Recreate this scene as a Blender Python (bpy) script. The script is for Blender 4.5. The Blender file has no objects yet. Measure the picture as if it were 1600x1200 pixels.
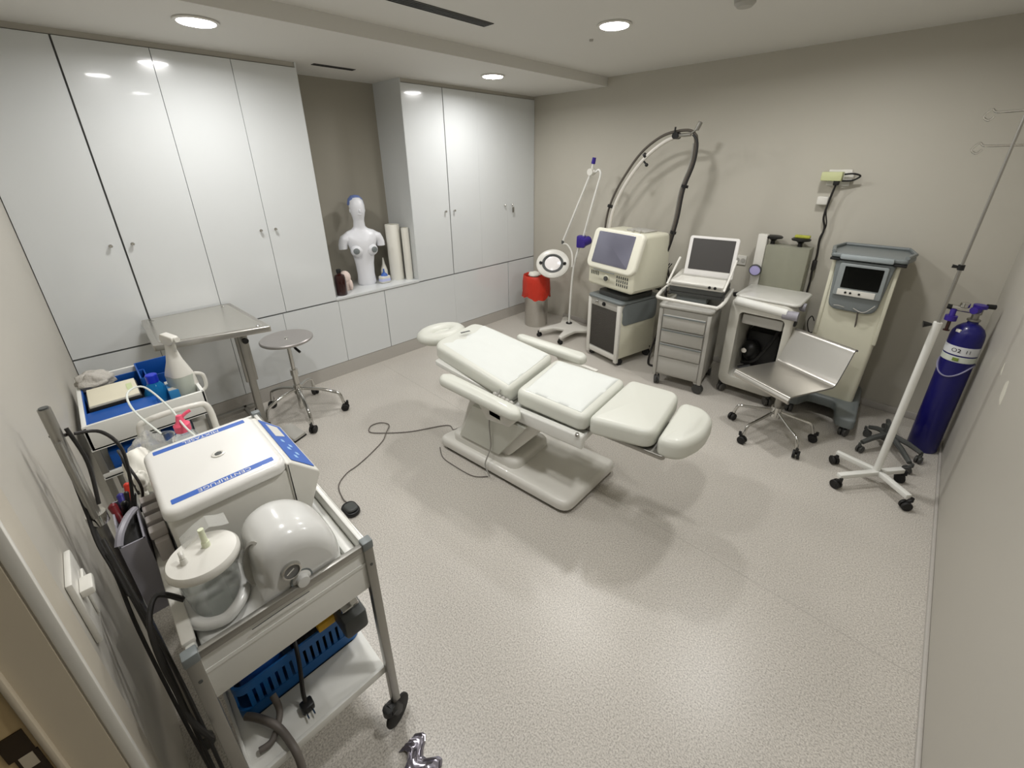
import bpy, bmesh, math, random
from mathutils import Vector, Matrix
random.seed(7)
PI = math.pi
SC = bpy.context.scene
COL = SC.collection

# ------------------------------------------------------------------ camera
W, L, HS, H, SX = 3.968, 4.175, 2.463, 2.541, 0.937   # room width, length, low and high ceiling, drop edge
HC, HB = 0.699, 0.123                                 # lower cabinet top, plinth height
cam = bpy.data.cameras.new('camera'); camo = bpy.data.objects.new('camera', cam); COL.objects.link(camo)
YAW, PIT, ROL, FPX = .7686, .3823, -.0077, 665.4
fwd = Vector((-math.sin(YAW)*math.cos(PIT), math.cos(YAW)*math.cos(PIT), -math.sin(PIT)))
rt = Vector((math.cos(YAW), math.sin(YAW), 0)); up = rt.cross(fwd)
r_ = rt*math.cos(ROL) + up*math.sin(ROL); u_ = -rt*math.sin(ROL) + up*math.cos(ROL)
mw = Matrix((( r_.x, u_.x, -fwd.x, 3.573), (r_.y, u_.y, -fwd.y, -3.971), (r_.z, u_.z, -fwd.z, 1.80), (0, 0, 0, 1)))
camo.matrix_world = mw
cam.sensor_fit = 'HORIZONTAL'; cam.sensor_width = 36; cam.lens = 36*FPX/1600
cam.shift_x = -11.4/1600; cam.shift_y = -80.1/1600
cam.clip_start = .02
SC.camera = camo

# ------------------------------------------------------------------ light
SC.view_settings.view_transform = 'Standard'; SC.view_settings.look = 'None'
SC.view_settings.gamma = 1; SC.view_settings.use_curve_mapping = False
SC.view_settings.exposure = 0.0
wd = bpy.data.worlds.new('world'); SC.world = wd; wd.use_nodes = True
wd.node_tree.nodes['Background'].inputs[0].default_value = (.9, .88, .84, 1)
wd.node_tree.nodes['Background'].inputs[1].default_value = .12
LAMP_W = 11.8
LAMPS = [(.649, -3.247, HS), (.595, -1.184, HS), (1.909, -1.429, H), (2.1, -3.42, H), (3.06, -1.12, H), (3.2, -3.0, H)]

# ------------------------------------------------------------------ materials
def lin(c):
    return tuple(((v/255)/12.92 if v/255 <= .04045 else ((v/255+.055)/1.055)**2.4) for v in c)
def M(name, rgb, rough=.5, metal=0., coat=0., trans=0., alpha=1., bump=0., bscale=60., var=0., vscale=3., ior=1.45, emit=None, es=0, aniso=0, spec=.5):
    m = bpy.data.materials.new(name); m.use_nodes = True
    nt = m.node_tree; p = nt.nodes['Principled BSDF']; c = lin(rgb)
    p.inputs['Base Color'].default_value = (*c, 1)
    p.inputs['Roughness'].default_value = rough; p.inputs['Metallic'].default_value = metal
    p.inputs['Coat Weight'].default_value = coat; p.inputs['Coat Roughness'].default_value = .04
    p.inputs['Transmission Weight'].default_value = trans; p.inputs['Alpha'].default_value = alpha
    p.inputs['IOR'].default_value = ior; p.inputs['Specular IOR Level'].default_value = spec
    if emit:
        p.inputs['Emission Color'].default_value = (*emit, 1); p.inputs['Emission Strength'].default_value = es
    tc = nt.nodes.new('ShaderNodeTexCoord')
    if var:
        n = nt.nodes.new('ShaderNodeTexNoise'); n.inputs['Scale'].default_value = vscale; n.inputs['Detail'].default_value = 4
        nt.links.new(tc.outputs['Object'], n.inputs['Vector'])
        mx = nt.nodes.new('ShaderNodeMix'); mx.data_type = 'RGBA'
        mx.inputs[6].default_value = (*[v*(1-var) for v in c], 1); mx.inputs[7].default_value = (*[min(1, v*(1+var)) for v in c], 1)
        nt.links.new(n.outputs['Fac'], mx.inputs[0]); nt.links.new(mx.outputs[2], p.inputs['Base Color'])
    if bump:
        n2 = nt.nodes.new('ShaderNodeTexNoise'); n2.inputs['Scale'].default_value = bscale; n2.inputs['Detail'].default_value = 3
        nt.links.new(tc.outputs['Object'], n2.inputs['Vector'])
        b = nt.nodes.new('ShaderNodeBump'); b.inputs['Strength'].default_value = bump; b.inputs['Distance'].default_value = .01
        nt.links.new(n2.outputs['Fac'], b.inputs['Height']); nt.links.new(b.outputs[0], p.inputs['Normal'])
    return m

def floor_material():
    m = bpy.data.materials.new('speckled_vinyl'); m.use_nodes = True
    nt = m.node_tree; p = nt.nodes['Principled BSDF']; N = nt.nodes.new; K = nt.links.new
    tc = N('ShaderNodeTexCoord')
    n1 = N('ShaderNodeTexNoise'); n1.inputs['Scale'].default_value = 170; n1.inputs['Detail'].default_value = 3; n1.inputs['Roughness'].default_value = .75
    K(tc.outputs['Object'], n1.inputs['Vector'])
    r1 = N('ShaderNodeValToRGB'); e = r1.color_ramp.elements
    e[0].position = .36; e[0].color = (*lin((150, 145, 137)), 1); e[1].position = .66; e[1].color = (*lin((212, 207, 198)), 1)
    a = e.new(.5); a.color = (*lin((189, 184, 175)), 1)
    K(n1.outputs['Fac'], r1.inputs[0])
    n2 = N('ShaderNodeTexVoronoi'); n2.inputs['Scale'].default_value = 150; K(tc.outputs['Object'], n2.inputs['Vector'])
    r2 = N('ShaderNodeValToRGB'); e = r2.color_ramp.elements
    e[0].position = .12; e[0].color = (1, 1, 1, 1); e[1].position = .22; e[1].color = (0, 0, 0, 1)
    K(n2.outputs['Distance'], r2.inputs[0])
    mx = N('ShaderNodeMix'); mx.data_type = 'RGBA'; mx.inputs[7].default_value = (*lin((214, 210, 204)), 1)
    ml = N('ShaderNodeMath'); ml.operation = 'MULTIPLY'; ml.inputs[1].default_value = .3
    K(r2.outputs[0], ml.inputs[0]); K(ml.outputs[0], mx.inputs[0]); K(r1.outputs[0], mx.inputs[6])
    n3 = N('ShaderNodeTexNoise'); n3.inputs['Scale'].default_value = 1.3; n3.inputs['Detail'].default_value = 5; K(tc.outputs['Object'], n3.inputs['Vector'])
    r3 = N('ShaderNodeMapRange'); r3.inputs[1].default_value = .3; r3.inputs[2].default_value = .7; r3.inputs[3].default_value = .93; r3.inputs[4].default_value = 1.05
    K(n3.outputs['Fac'], r3.inputs[0])
    vm = N('ShaderNodeVectorMath'); vm.operation = 'SCALE'; K(mx.outputs[2], vm.inputs[0]); K(r3.outputs[0], vm.inputs['Scale'])
    K(vm.outputs[0], p.inputs['Base Color'])
    r4 = N('ShaderNodeMapRange'); r4.inputs[3].default_value = .29; r4.inputs[4].default_value = .38; K(n3.outputs['Fac'], r4.inputs[0])
    K(r4.outputs[0], p.inputs['Roughness'])
    b = N('ShaderNodeBump'); b.inputs['Strength'].default_value = .02; b.inputs['Distance'].default_value = .002
    K(n1.outputs['Fac'], b.inputs['Height']); K(b.outputs[0], p.inputs['Normal'])
    return m

FLOOR = floor_material()
COVE = M('cove_vinyl', (178, 174, 167), .45, var=.08, vscale=120)
WALLB = M('greige_wall_paint', (186, 182, 170), .62, bump=.03, bscale=200, var=.02)
WALLG = M('grey_wall_paint', (182, 178, 168), .5, bump=.03, bscale=200, var=.02)
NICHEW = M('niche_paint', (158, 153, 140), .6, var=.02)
CEIL = M('ceiling_paint', (214, 212, 206), .7, bump=.02, bscale=150)
LACQ = M('white_lacquer', (214, 217, 217), .16, coat=.6, var=.008, vscale=1.5)
LACQD = M('cabinet_carcass', (120, 120, 118), .5)
WHITEP = M('white_plastic', (214, 212, 204), .32, coat=.15)
CREAM = M('cream_plastic', (214, 212, 192), .38)
WHITEM = M('white_painted_metal', (224, 224, 218), .3, coat=.2)
GREYP = M('light_grey_plastic', (172, 170, 163), .42)
GREYM = M('mid_grey_plastic', (118, 124, 124), .4)
GREYD = M('dark_grey_plastic', (74, 76, 74), .45)
BLACK = M('black_plastic', (22, 22, 22), .4)
RUBB = M('black_rubber', (26, 25, 24), .6)
CHROME = M('chrome', (205, 204, 200), .12, metal=1)
STEEL = M('brushed_steel', (198, 195, 189), .3, metal=1, var=.05, vscale=40)
SEATM = M('steel_mesh_grey', (196, 193, 186), .30, metal=.9)
ALU = M('satin_aluminium', (160, 158, 152), .38, metal=.9)
LEATH = M('white_leatherette', (208, 209, 199), .38, coat=.1, bump=.05, bscale=250)
SHEET = M('white_paper_sheet', (216, 219, 214), .75, bump=.15, bscale=9)
SCREEN = M('dark_screen', (64, 62, 60), .35)
SCREENB = M('black_screen', (8, 10, 9), .15)
GLASSY = M('screen_glass_lavender', (118, 118, 132), .22, metal=.35)
BLUEC = M('cylinder_blue', (18, 15, 98), .32, coat=.2)
BLUEV = M('violet_blue_plastic', (52, 34, 130), .35)
BLUEB = M('bright_blue_plastic', (12, 92, 160), .4)
BLUED = M('deep_blue_plastic', (10, 78, 158), .45)
STRIPE = M('blue_stripe', (58, 98, 178), .4)
RED = M('red_bag', (196, 52, 34), .4, bump=.5, bscale=25)
PINK = M('pink_cap', (232, 92, 120), .4)
BROWN = M('amber_bottle', (46, 14, 10), .15, coat=.4)
PAPER = M('paper_white', (232, 230, 220), .8)
CARD = M('cream_card', (214, 208, 186), .7)
YEL = M('yellow_card', (206, 160, 28), .6)
HOSE = M('grey_hose', (86, 80, 72), .5, bump=.4, bscale=160)
CABLE = M('black_cable', (30, 28, 26), .5)
CABLEG = M('grey_cable', (104, 98, 92), .5)
CLEAR = M('clear_plastic', (240, 244, 242), .06, trans=.92, ior=1.2, alpha=.55)
BAG = M('clear_bag', (225, 225, 220), .2, trans=.55, ior=1.1, alpha=.55, bump=.8, bscale=18)
AQUA = M('blue_clear_plastic', (40, 140, 205), .1, trans=.35, ior=1.2, alpha=.85)
SMOKE = M('green_grey_acrylic', (186, 186, 168), .2, trans=.45, ior=1.15, alpha=.9)
MANN = M('white_bust_plastic', (226, 227, 231), .35, coat=.1)
GREENC = M('pale_green_plastic', (196, 200, 152), .5)
MIRROR = M('lens_white', (236, 232, 230), .15, emit=(1, .97, .95), es=.0)
WOOD = M('brown_door', (190, 166, 122), .5, var=.1, vscale=8)
TRIMB = M('warm_trim_paint', (184, 177, 162), .45)
TRIMD = M('jamb_taupe', (192, 181, 160), .5)
BRONZE = M('bronze_plate', (52, 38, 18), .45, metal=.3)
FACE = M('gauge_face', (176, 170, 214), .4)
LITE = M('lamp_diffuser', (255, 255, 255), .5, emit=(1, .985, .99), es=30)
VENT = M('vent_grey', (66, 66, 62), .6)
TOWEL = M('grey_towel', (176, 172, 164), .9, bump=.6, bscale=60)
GREENT = M('green_mark', (120, 140, 60), .5)
LAV = M('lavender_plastic', (150, 148, 156), .4)
INK = M('black_ink', (25, 25, 28), .6)

# ------------------------------------------------------------------ geometry helpers
def V(*a): return Vector(a)
def rrect(cx, cy, w, h, r, n=6):
    pts = []
    rs = r if isinstance(r, (list, tuple)) else [r]*4
    for k, (sx, sy, a0) in enumerate(((1, 1, 0), (-1, 1, 90), (-1, -1, 180), (1, -1, 270))):
        q = max(rs[k], 1e-4); ox, oy = cx+sx*(w/2-q), cy+sy*(h/2-q)
        for i in range(n+1):
            a = math.radians(a0+90*i/n); pts.append((ox+q*math.cos(a), oy+q*math.sin(a)))
    return pts
def rpoly(pts, r, n=5):
    out = []; m = len(pts); rs = r if isinstance(r, (list, tuple)) else [r]*m
    for i in range(m):
        p = Vector(pts[i]); a = Vector(pts[i-1]); b = Vector(pts[(i+1) % m])
        d1 = (a-p).normalized(); d2 = (b-p).normalized()
        t = min(rs[i], (a-p).length*.48, (b-p).length*.48)
        s, e = p+d1*t, p+d2*t
        for k in range(n+1):
            u = k/n; q = s*(1-u)**2 + p*2*u*(1-u) + e*u*u
            out.append((q.x, q.y))
    return out
def smoothpts(pts, closed=False, sub=6):
    P = [Vector(p) for p in pts]; n = len(P); out = []
    if n < 3 and not closed: return P
    rng = range(n) if closed else range(n-1)
    for i in rng:
        if closed: p0, p1, p2, p3 = P[i-1], P[i], P[(i+1) % n], P[(i+2) % n]
        else: p0 = P[max(i-1, 0)]; p1 = P[i]; p2 = P[i+1]; p3 = P[min(i+2, n-1)]
        for k in range(sub):
            t = k/sub
            out.append(.5*((2*p1)+(p2-p0)*t+(2*p0-5*p1+4*p2-p3)*t*t+(3*p1-p0-3*p2+p3)*t**3))
    if not closed: out.append(P[-1])
    return out
ID = lambda p: p
class B:
    def __init__(s): s.bm = bmesh.new()
    def box(s, x0, x1, y0, y1, z0, z1, bev=0, seg=2, rot=None, piv=None):
        g = bmesh.ops.create_cube(s.bm, size=1)
        c = V((x0+x1)/2, (y0+y1)/2, (z0+z1)/2)
        for v in g['verts']: v.co = V(v.co.x*(x1-x0), v.co.y*(y1-y0), v.co.z*(z1-z0))
        vs = g['verts']
        if bev:
            es = list({e for v in vs for e in v.link_edges})
            r = bmesh.ops.bevel(s.bm, geom=es, offset=bev, segments=seg, profile=.5, affect='EDGES')
            seen = set(vs) & set(s.bm.verts) | set(r['verts']); vs = [v for v in seen if v.is_valid]
            # include all connected
            st = list(vs); done = set(vs)
            while st:
                v = st.pop()
                for e in v.link_edges:
                    o = e.other_vert(v)
                    if o not in done: done.add(o); st.append(o)
            vs = list(done)
        m = Matrix.Translation(c)
        if rot is not None:
            R = rot.to_4x4() if isinstance(rot, Matrix) else Matrix.Rotation(rot, 4, 'Z')
            if piv is not None: m = Matrix.Translation(V(*piv)) @ R @ Matrix.Translation(-V(*piv)) @ m
            else: m = m @ R
        for v in vs: v.co = m @ v.co
        return s
    def cyl(s, p0, p1, r0, r1=None, n=18):
        if r1 is None: r1 = r0
        p0 = V(*p0); p1 = V(*p1); d = p1-p0; q = d.to_track_quat('Z', 'Y').to_matrix()
        a = []; b = []
        for i in range(n):
            t = 2*PI*i/n; c = V(math.cos(t), math.sin(t), 0)
            a.append(s.bm.verts.new(p0+q @ (c*r0))); b.append(s.bm.verts.new(p1+q @ (c*r1)))
        for i in range(n):
            j = (i+1) % n; s.bm.faces.new((a[i], a[j], b[j], b[i]))
        s.bm.faces.new(a[::-1]); s.bm.faces.new(b)
        return s
    def tube(s, pts, r, n=8, sm=True, closed=False, sub=6, sq=False):
        P = smoothpts(pts, closed, sub) if sm else [Vector(p) for p in pts]
        m = len(P); rings = []
        t0 = ((P[1]-P[0]) if not closed else (P[1]-P[-1])).normalized()
        nrm = t0.orthogonal().normalized()
        if abs(t0.z) < .9: nrm = (V(0, 0, 1)-t0*t0.z).normalized()
        pt = t0
        for i in range(m):
            if closed: t = (P[(i+1) % m]-P[i-1]).normalized()
            else: t = (P[min(i+1, m-1)]-P[max(i-1, 0)]).normalized()
            nrm = (pt.rotation_difference(t)) @ nrm; nrm = (nrm-t*nrm.dot(t)).normalized(); bi = t.cross(nrm); pt = t
            rr = r[min(int(i*len(r)/m), len(r)-1)] if isinstance(r, list) else r
            ring = []
            for k in range(n):
                a = 2*PI*k/n + (PI/4 if sq else 0); f = rr*(1.414 if sq else 1)
                ring.append(s.bm.verts.new(P[i]+nrm*math.cos(a)*f+bi*math.sin(a)*f))
            rings.append(ring)
        for i in range(m-1 if not closed else m):
            A = rings[i]; C = rings[(i+1) % m]
            for k in range(n):
                j = (k+1) % n; s.bm.faces.new((A[k], A[j], C[j], C[k]))
        if not closed: s.bm.faces.new(rings[0][::-1]); s.bm.faces.new(rings[-1])
        return s
    def lathe(s, prof, c=(0, 0, 0), n=28, mat=None, sx=1, sy=1):
        rings = []
        for (r, z) in prof:
            if r < 1e-5: rings.append([s.bm.verts.new((0, 0, z))]); continue
            rings.append([s.bm.verts.new((r*math.cos(2*PI*k/n)*sx, r*math.sin(2*PI*k/n)*sy, z)) for k in range(n)])
        m = (mat.to_4x4() if mat is not None else Matrix.Identity(4)); m = Matrix.Translation(V(*c)) @ m
        for i in range(len(rings)-1):
            A, C = rings[i], rings[i+1]
            for k in range(n):
                j = (k+1) % n
                if len(A) == 1 and len(C) == 1: continue
                if len(A) == 1: s.bm.faces.new((A[0], C[j], C[k]))
                elif len(C) == 1: s.bm.faces.new((A[k], A[j], C[0]))
                else: s.bm.faces.new((A[k], A[j], C[j], C[k]))
        if len(rings[0]) > 1: s.bm.faces.new(rings[0][::-1])
        if len(rings[-1]) > 1: s.bm.faces.new(rings[-1])
        for R in rings:
            for v in R: v.co = m @ v.co
        return s
    def slab(s, out, z0, z1, rt=.01, rb=None, seg=4, crown=0, f=ID):
        """closed outline extruded z0..z1, both rims rounded, f maps every point"""
        if rb is None: rb = rt
        P = [Vector((p[0], p[1])) for p in out]; n = len(P)
        area = sum(P[i].x*P[(i+1) % n].y-P[(i+1) % n].x*P[i].y for i in range(n))
        if area < 0: P.reverse()
        nr = []
        for i in range(n):
            k = 1
            e1 = P[i]-P[i-1]; e2 = P[(i+1) % n]-P[i]
            if e1.length < 1e-7: e1 = P[i]-P[i-2]
            if e2.length < 1e-7: e2 = P[(i+2) % n]-P[i]
            e1 = e1.normalized(); e2 = e2.normalized()
            q = Vector((e1.y+e2.y, -(e1.x+e2.x)))
            q = q.normalized() if q.length > 1e-6 else Vector((e1.y, -e1.x)); nr.append(q)
        cen = sum(P, Vector((0, 0)))/n
        rings = []
        def ring(ins, z): rings.append([s.bm.verts.new(f(V(P[i].x-nr[i].x*ins, P[i].y-nr[i].y*ins, z))) for i in range(n)])
        if rb > 0:
            for k in range(seg+1):
                a = PI/2*k/seg; ring(rb*(1-math.sin(a)), z0+rb*(1-math.cos(a)))
        else: ring(0, z0)
        if rt > 0:
            for k in range(seg+1):
                a = PI/2*k/seg; ring(rt*(1-math.cos(a)), z1-rt+rt*math.sin(a))
        else: ring(0, z1)
        for i in range(len(rings)-1):
            A, C = rings[i], rings[i+1]
            for k in range(n):
                j = (k+1) % n; s.bm.faces.new((A[k], A[j], C[j], C[k]))
        s.bm.faces.new(rings[0][::-1])
        if crown:
            last = [Vector((P[i].x-nr[i].x*rt, P[i].y-nr[i].y*rt)) for i in range(n)]
            prev = rings[-1]
            for t in (.75, .5, .25):
                cur = [s.bm.verts.new(f(V(*(cen+(q-cen)*t), z1+crown*(1-t*t)))) for q in last]
                for k in range(n):
                    j = (k+1) % n; s.bm.faces.new((prev[k], prev[j], cur[j], cur[k]))
                prev = cur
            c = s.bm.verts.new(f(V(cen.x, cen.y, z1+crown)))
            for k in range(n): s.bm.faces.new((prev[k], prev[(k+1) % n], c))
        else: s.bm.faces.new(rings[-1])
        return s
    def sheet(s, prof, w, th, f=ID, wf=None):
        """bent plate: profile of (u, z) points extruded along v with thickness"""
        P = [Vector(p) for p in prof]; n = len(P); top = []; bot = []
        for i in range(n):
            t = (P[min(i+1, n-1)]-P[max(i-1, 0)]).normalized(); nn = Vector((-t.y, t.x))
            ww = wf(i/(n-1)) if wf else w
            for sgn, lst in ((.5, top), (-.5, bot)):
                q = P[i]+nn*th*sgn
                lst.append((s.bm.verts.new(f(V(q.x, -ww/2, q.y))), s.bm.verts.new(f(V(q.x, ww/2, q.y)))))
        F = s.bm.faces.new
        for i in range(n-1):
            F((top[i][0], top[i][1], top[i+1][1], top[i+1][0])); F((bot[i][0], bot[i+1][0], bot[i+1][1], bot[i][1]))
            F((top[i][0], top[i+1][0], bot[i+1][0], bot[i][0])); F((top[i][1], bot[i][1], bot[i+1][1], top[i+1][1]))
        F((top[0][0], bot[0][0], bot[0][1], top[0][1])); F((top[-1][0], top[-1][1], bot[-1][1], bot[-1][0]))
        return s
    def sph(s, c, r, n=16):
        r = r if isinstance(r, (tuple, list)) else (r, r, r)
        g = bmesh.ops.create_uvsphere(s.bm, u_segments=n, v_segments=max(6, n*2//3), radius=1)
        for v in g['verts']: v.co = V(c[0]+v.co.x*r[0], c[1]+v.co.y*r[1], c[2]+v.co.z*r[2])
        return s
    def loft(s, rings, cap=True):
        """rings: list of lists of points, equal length"""
        R = [[s.bm.verts.new(p) for p in ring] for ring in rings]; n = len(R[0])
        for i in range(len(R)-1):
            for k in range(n):
                j = (k+1) % n; s.bm.faces.new((R[i][k], R[i][j], R[i+1][j], R[i+1][k]))
        if cap: s.bm.faces.new(R[0][::-1]); s.bm.faces.new(R[-1])
        return s
    def xf(s, m):
        for v in s.bm.verts: v.co = m @ v.co
        return s
    def obj(s, name, mat, parent=None, loc=(0, 0, 0), off=(0, 0, 0), angle=38, kind=None):
        """link as one mesh; off is subtracted from the vertices so that world-drawn shapes sit right under their thing"""
        bm = s.bm
        o_ = V(*off)+V(*loc)
        for v in bm.verts: v.co -= o_
        bmesh.ops.recalc_face_normals(bm, faces=bm.faces)
        lim = math.radians(angle)
        for fc in bm.faces: fc.smooth = True
        for e in bm.edges:
            if len(e.link_faces) == 2:
                try: e.smooth = e.calc_face_angle() < lim
                except ValueError: e.smooth = True
            else: e.smooth = False
        me = bpy.data.meshes.new(name); bm.to_mesh(me); bm.free()
        me.materials.append(mat)
        o = bpy.data.objects.new(name, me); COL.objects.link(o); o.location = loc
        if parent: o.parent = parent
        if kind: o['kind'] = kind
        return o

def thing(name, label, cat, loc=(0, 0, 0), rz=0, group=None):
    o = bpy.data.objects.new(name, None); COL.objects.link(o); o.empty_display_size = .05
    o.location = loc; o.rotation_euler = (0, 0, rz); o['label'] = label; o['category'] = cat
    if group: o['group'] = group
    return o
def tag(o, label, cat, group=None, kind=None):
    o['label'] = label; o['category'] = cat
    if group: o['group'] = group
    if kind: o['kind'] = kind
    return o
def struct(o): o['kind'] = 'structure'; return o
def dup(src, name=None, par=None):
    c = src.copy(); COL.objects.link(c)
    if par: c.parent = par
    for ch in list(src.children): dup(ch, None, c)
    return c
def text(name, body, size, mat, parent, loc, rot, ext=.0004, align='CENTER'):
    cu = bpy.data.curves.new(name, 'FONT'); cu.body = body; cu.size = size; cu.extrude = ext; cu.align_x = align; cu.align_y = 'CENTER'
    t = bpy.data.objects.new(name+'_curve', cu); COL.objects.link(t)
    dg = bpy.context.evaluated_depsgraph_get(); dg.update()
    me = bpy.data.meshes.new_from_object(t.evaluated_get(dg)); me.name = name
    bpy.data.objects.remove(t); me.materials.clear(); me.materials.append(mat)
    o = bpy.data.objects.new(name, me); COL.objects.link(o); o.parent = parent; o.location = loc; o.rotation_euler = rot
    return o

def caster(parent, x, y, r=.03, ang=0., h=None, wheelm=RUBB, forkm=BLACK, w=.022, stem=None, twin=True):
    """swivel caster with its wheel on the floor at x, y (parent's frame)"""
    h = h or r*2+.03
    c, s_ = math.cos(ang), math.sin(ang)
    b = B(); b.cyl((x-c*r*.7, y-s_*r*.7, h-.012), (x-c*r*.7, y-s_*r*.7, h+.012), r*.34, n=12)
    b.tube([(x-c*r*.7, y-s_*r*.7, h-.005), (x-c*r*.35, y-s_*r*.35, h-.012), (x, y, r*1.25)], r*.42, n=8, sm=True)
    fk = b.obj('caster', forkm, parent)
    b = B()
    px, py = -s_, c
    offs = (-.62, .62) if twin else (0,)
    for k in offs:
        q = k*w; ww = w*(.42 if twin else .55)
        prof = [(0, -ww), (r*.45, -ww), (r*.5, -ww*.8), (r*.92, -ww), (r, -ww*.6), (r, ww*.6), (r*.92, ww), (r*.5, ww*.8), (r*.45, ww), (0, ww)]
        m = V(px, py, 0).to_track_quat('Z', 'Y').to_matrix()
        b.lathe(prof, (x+px*q, y+py*q, r), n=20, mat=m)
    b.obj('wheel', wheelm, fk)
    return fk

# ------------------------------------------------------------------ room shell
struct(B().box(-.6, W+.1, -6.2, .1, -.1, 0).obj('floor', FLOOR))
struct(B().box(SX, W+.1, -L-.1, .1, H, H+.1).obj('ceiling', CEIL))
struct(B().box(-.6, SX, -L-.1, .1, HS, H+.1).obj('ceiling', CEIL))
struct(B().box(-.6, W+.1, 0, .12, 0, H+.1).obj('wall_back', WALLB))
struct(B().box(W, W+.1, -6.2, 0, 0, H+.1).obj('wall_right', WALLG))
DX0, DX1, DH = 2.70, 3.72, 2.12            # door opening in the left wall
b = B(); b.box(-.6, DX0, -L-.12, -L, 0, H+.1); b.box(DX1, W+.1, -L-.12, -L, 0, H+.1); b.box(DX0, DX1, -L-.12, -L, DH, H+.1)
struct(b.obj('wall_left', WALLG))
struct(B().box(-.6, -.5, -L, 0, 0, H+.1).obj('wall_cabinet_side', WALLG))
struct(B().box(W+.05, .5, -6.3, -6.2, 0, H).obj('wall_corridor', TRIMB))
struct(B().box(1.2, W+.1, -6.2, -L-.12, H, H+.1).obj('ceiling_corridor', CEIL))
struct(B().box(1.1, 1.2, -6.2, -L-.12, 0, H).obj('wall_corridor_end', TRIMB))
struct(B().box(.5, W, -.014, 0, 0, .055, .004).obj('baseboard_back', COVE))
struct(B().box(W-.014, W, -L, -.014, 0, .02, .004).obj('baseboard_right', COVE))
# welded seam of the vinyl
struct(B().box(.05, W-.02, -2.2325, -2.2295, 0, .0005).obj('trim_1', M('seam', (172, 167, 159), .5)))
# door frame on the left wall
dr = thing('door_1', '', ''); del dr['label']; del dr['category']; dr['kind'] = 'structure'; dr.location = (DX0, -L, 0)
O = (DX0, -L, 0)
b = B(); b.box(DX0-.124, DX0, -L, -L+.012, 0, DH+.09, .004);
B().box(DX0-.012, DX0+.004, -L, -L+.018, 0, DH+.002, .003).obj('door_bead', WHITEP, dr, off=O)
b.box(DX1, DX1+.1, -L, -L+.012, 0, DH+.09, .004); b.box(DX0, DX1, -L, -L+.012, DH, DH+.09, .004)
b.obj('door_frame', TRIMB, dr, off=O)
b = B(); b.box(DX0, DX0+.006, -L-.055, -L-.002, 0, DH); b.box(DX0, DX0+.018, -L-.064, -L-.055, 0, DH, .003)
b.obj('jamb', TRIMD, dr, off=O)
B().box(DX0, DX0+.010, -L-.125, -L-.064, 0, DH).obj('jamb', WOOD, dr, off=O)
b = B(); b.box(DX0+.010, DX0+.012, -L-.1, -L-.07, .90, .955); b.box(DX0+.010, DX0+.012, -L-.094, -L-.068, .74, .90)
sp = b.obj('strike_plate', BRONZE, dr, off=O)
B().box(DX0+.012, DX0+.013, -L-.09, -L-.074, .868, .90).obj('latch_hole', TRIMD, sp, off=O)

# light switch on left wall
t = thing('light_switch', 'white double light switch with a raised rocker on the grey wall beside the door frame', 'light switch', (2.49, -L, .87))
o_ = (2.49, -L, .87)
B().box(2.365, 2.49, -L, -L+.012, .835, 1.01, .004).obj('plate', WHITEP, t, off=o_)
B().box(2.38, 2.43, -L+.012, -L+.018, .86, .96, .003).obj('rocker', WHITEP, t, off=o_)
B().box(2.43, 2.48, -L+.012, -L+.034, .955, .975, .004).obj('key_tag', WHITEP, t, off=o_)

# downlights
def downlight(x, y, z, label, r=.085):
    t = thing('ceiling_light', label, 'ceiling light', (x, y, z), group='recessed ceiling lights')
    B().lathe([(r+.006, -.0), (r+.016, -.002), (r+.014, -.008), (r, -.010), (r-.004, -.004), (r-.004, 0)], n=40).obj('trim_ring', WHITEP, t)
    B().lathe([(0, -.006), (r-.004, -.006), (r-.004, -.001), (0, -.001)], n=40).obj('diffuser', LITE, t)
    ld = bpy.data.lights.new('lamp', 'AREA'); ld.shape = 'DISK'; ld.size = r*1.9; ld.energy = LAMP_W; ld.color = (1, .985, .97); ld.spread = math.radians(168)
    lo = bpy.data.objects.new('lamp', ld); COL.objects.link(lo); lo.parent = t; lo.location = (0, 0, -.012)
    lo.visible_camera = True
lab = ['round recessed ceiling light in the lowered ceiling, above the tall doors at far left',
       'round recessed ceiling light in the lowered ceiling near the far corner',
       'round recessed ceiling light glowing in the higher ceiling',
       'round recessed ceiling light in the higher ceiling, left of the doorway',
       'round recessed ceiling light in the higher ceiling, above the row of machines',
       'round recessed ceiling light in the higher ceiling, nearest the doorway']
for (x, y, z), l in zip(LAMPS, lab): downlight(x, y, z, l)

# smoke detector, vents
t = thing('smoke_detector', 'round white smoke detector on the ceiling at the top edge of the photo', 'smoke detector', (2.60, -1.33, H))
B().lathe([(0, -.035), (.035, -.035), (.05, -.02), (.052, 0), (0, 0)]).obj('housing', GREYP, t)
t = thing('air_grille', 'long dark linear air grille in the higher ceiling', 'vent', (1.38, -3.0, H))
B().box(1.345, 1.43, -4.0, -1.945, H-.004, H, .001).obj('frame', VENT, t, off=(1.38, -3, H))
b = B()
for k in range(4): b.box(1.353+k*.019, 1.357+k*.019, -3.99, -1.955, H-.007, H-.004)
b.obj('slat', GREYD, t, off=(1.38, -3, H))
t = thing('air_grille', 'short dark slot vent in the ceiling above the niche', 'vent', (.03, -2.27, HS))
B().box(.005, .06, -2.43, -2.115, HS-.004, HS, .001).obj('frame', VENT, t, off=(.03, -2.27, HS))
b = B(); b.box(.02, .026, -2.42, -2.125, HS-.007, HS-.004); b.box(.037, .043, -2.42, -2.125, HS-.007, HS-.004)
b.obj('slat', BLACK, t, off=(.03, -2.27, HS))
B().lathe([(0, -.012), (.012, -.012), (.014, 0), (0, 0)], (1.62, -1.25, H)).obj('x', GREYP)
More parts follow.
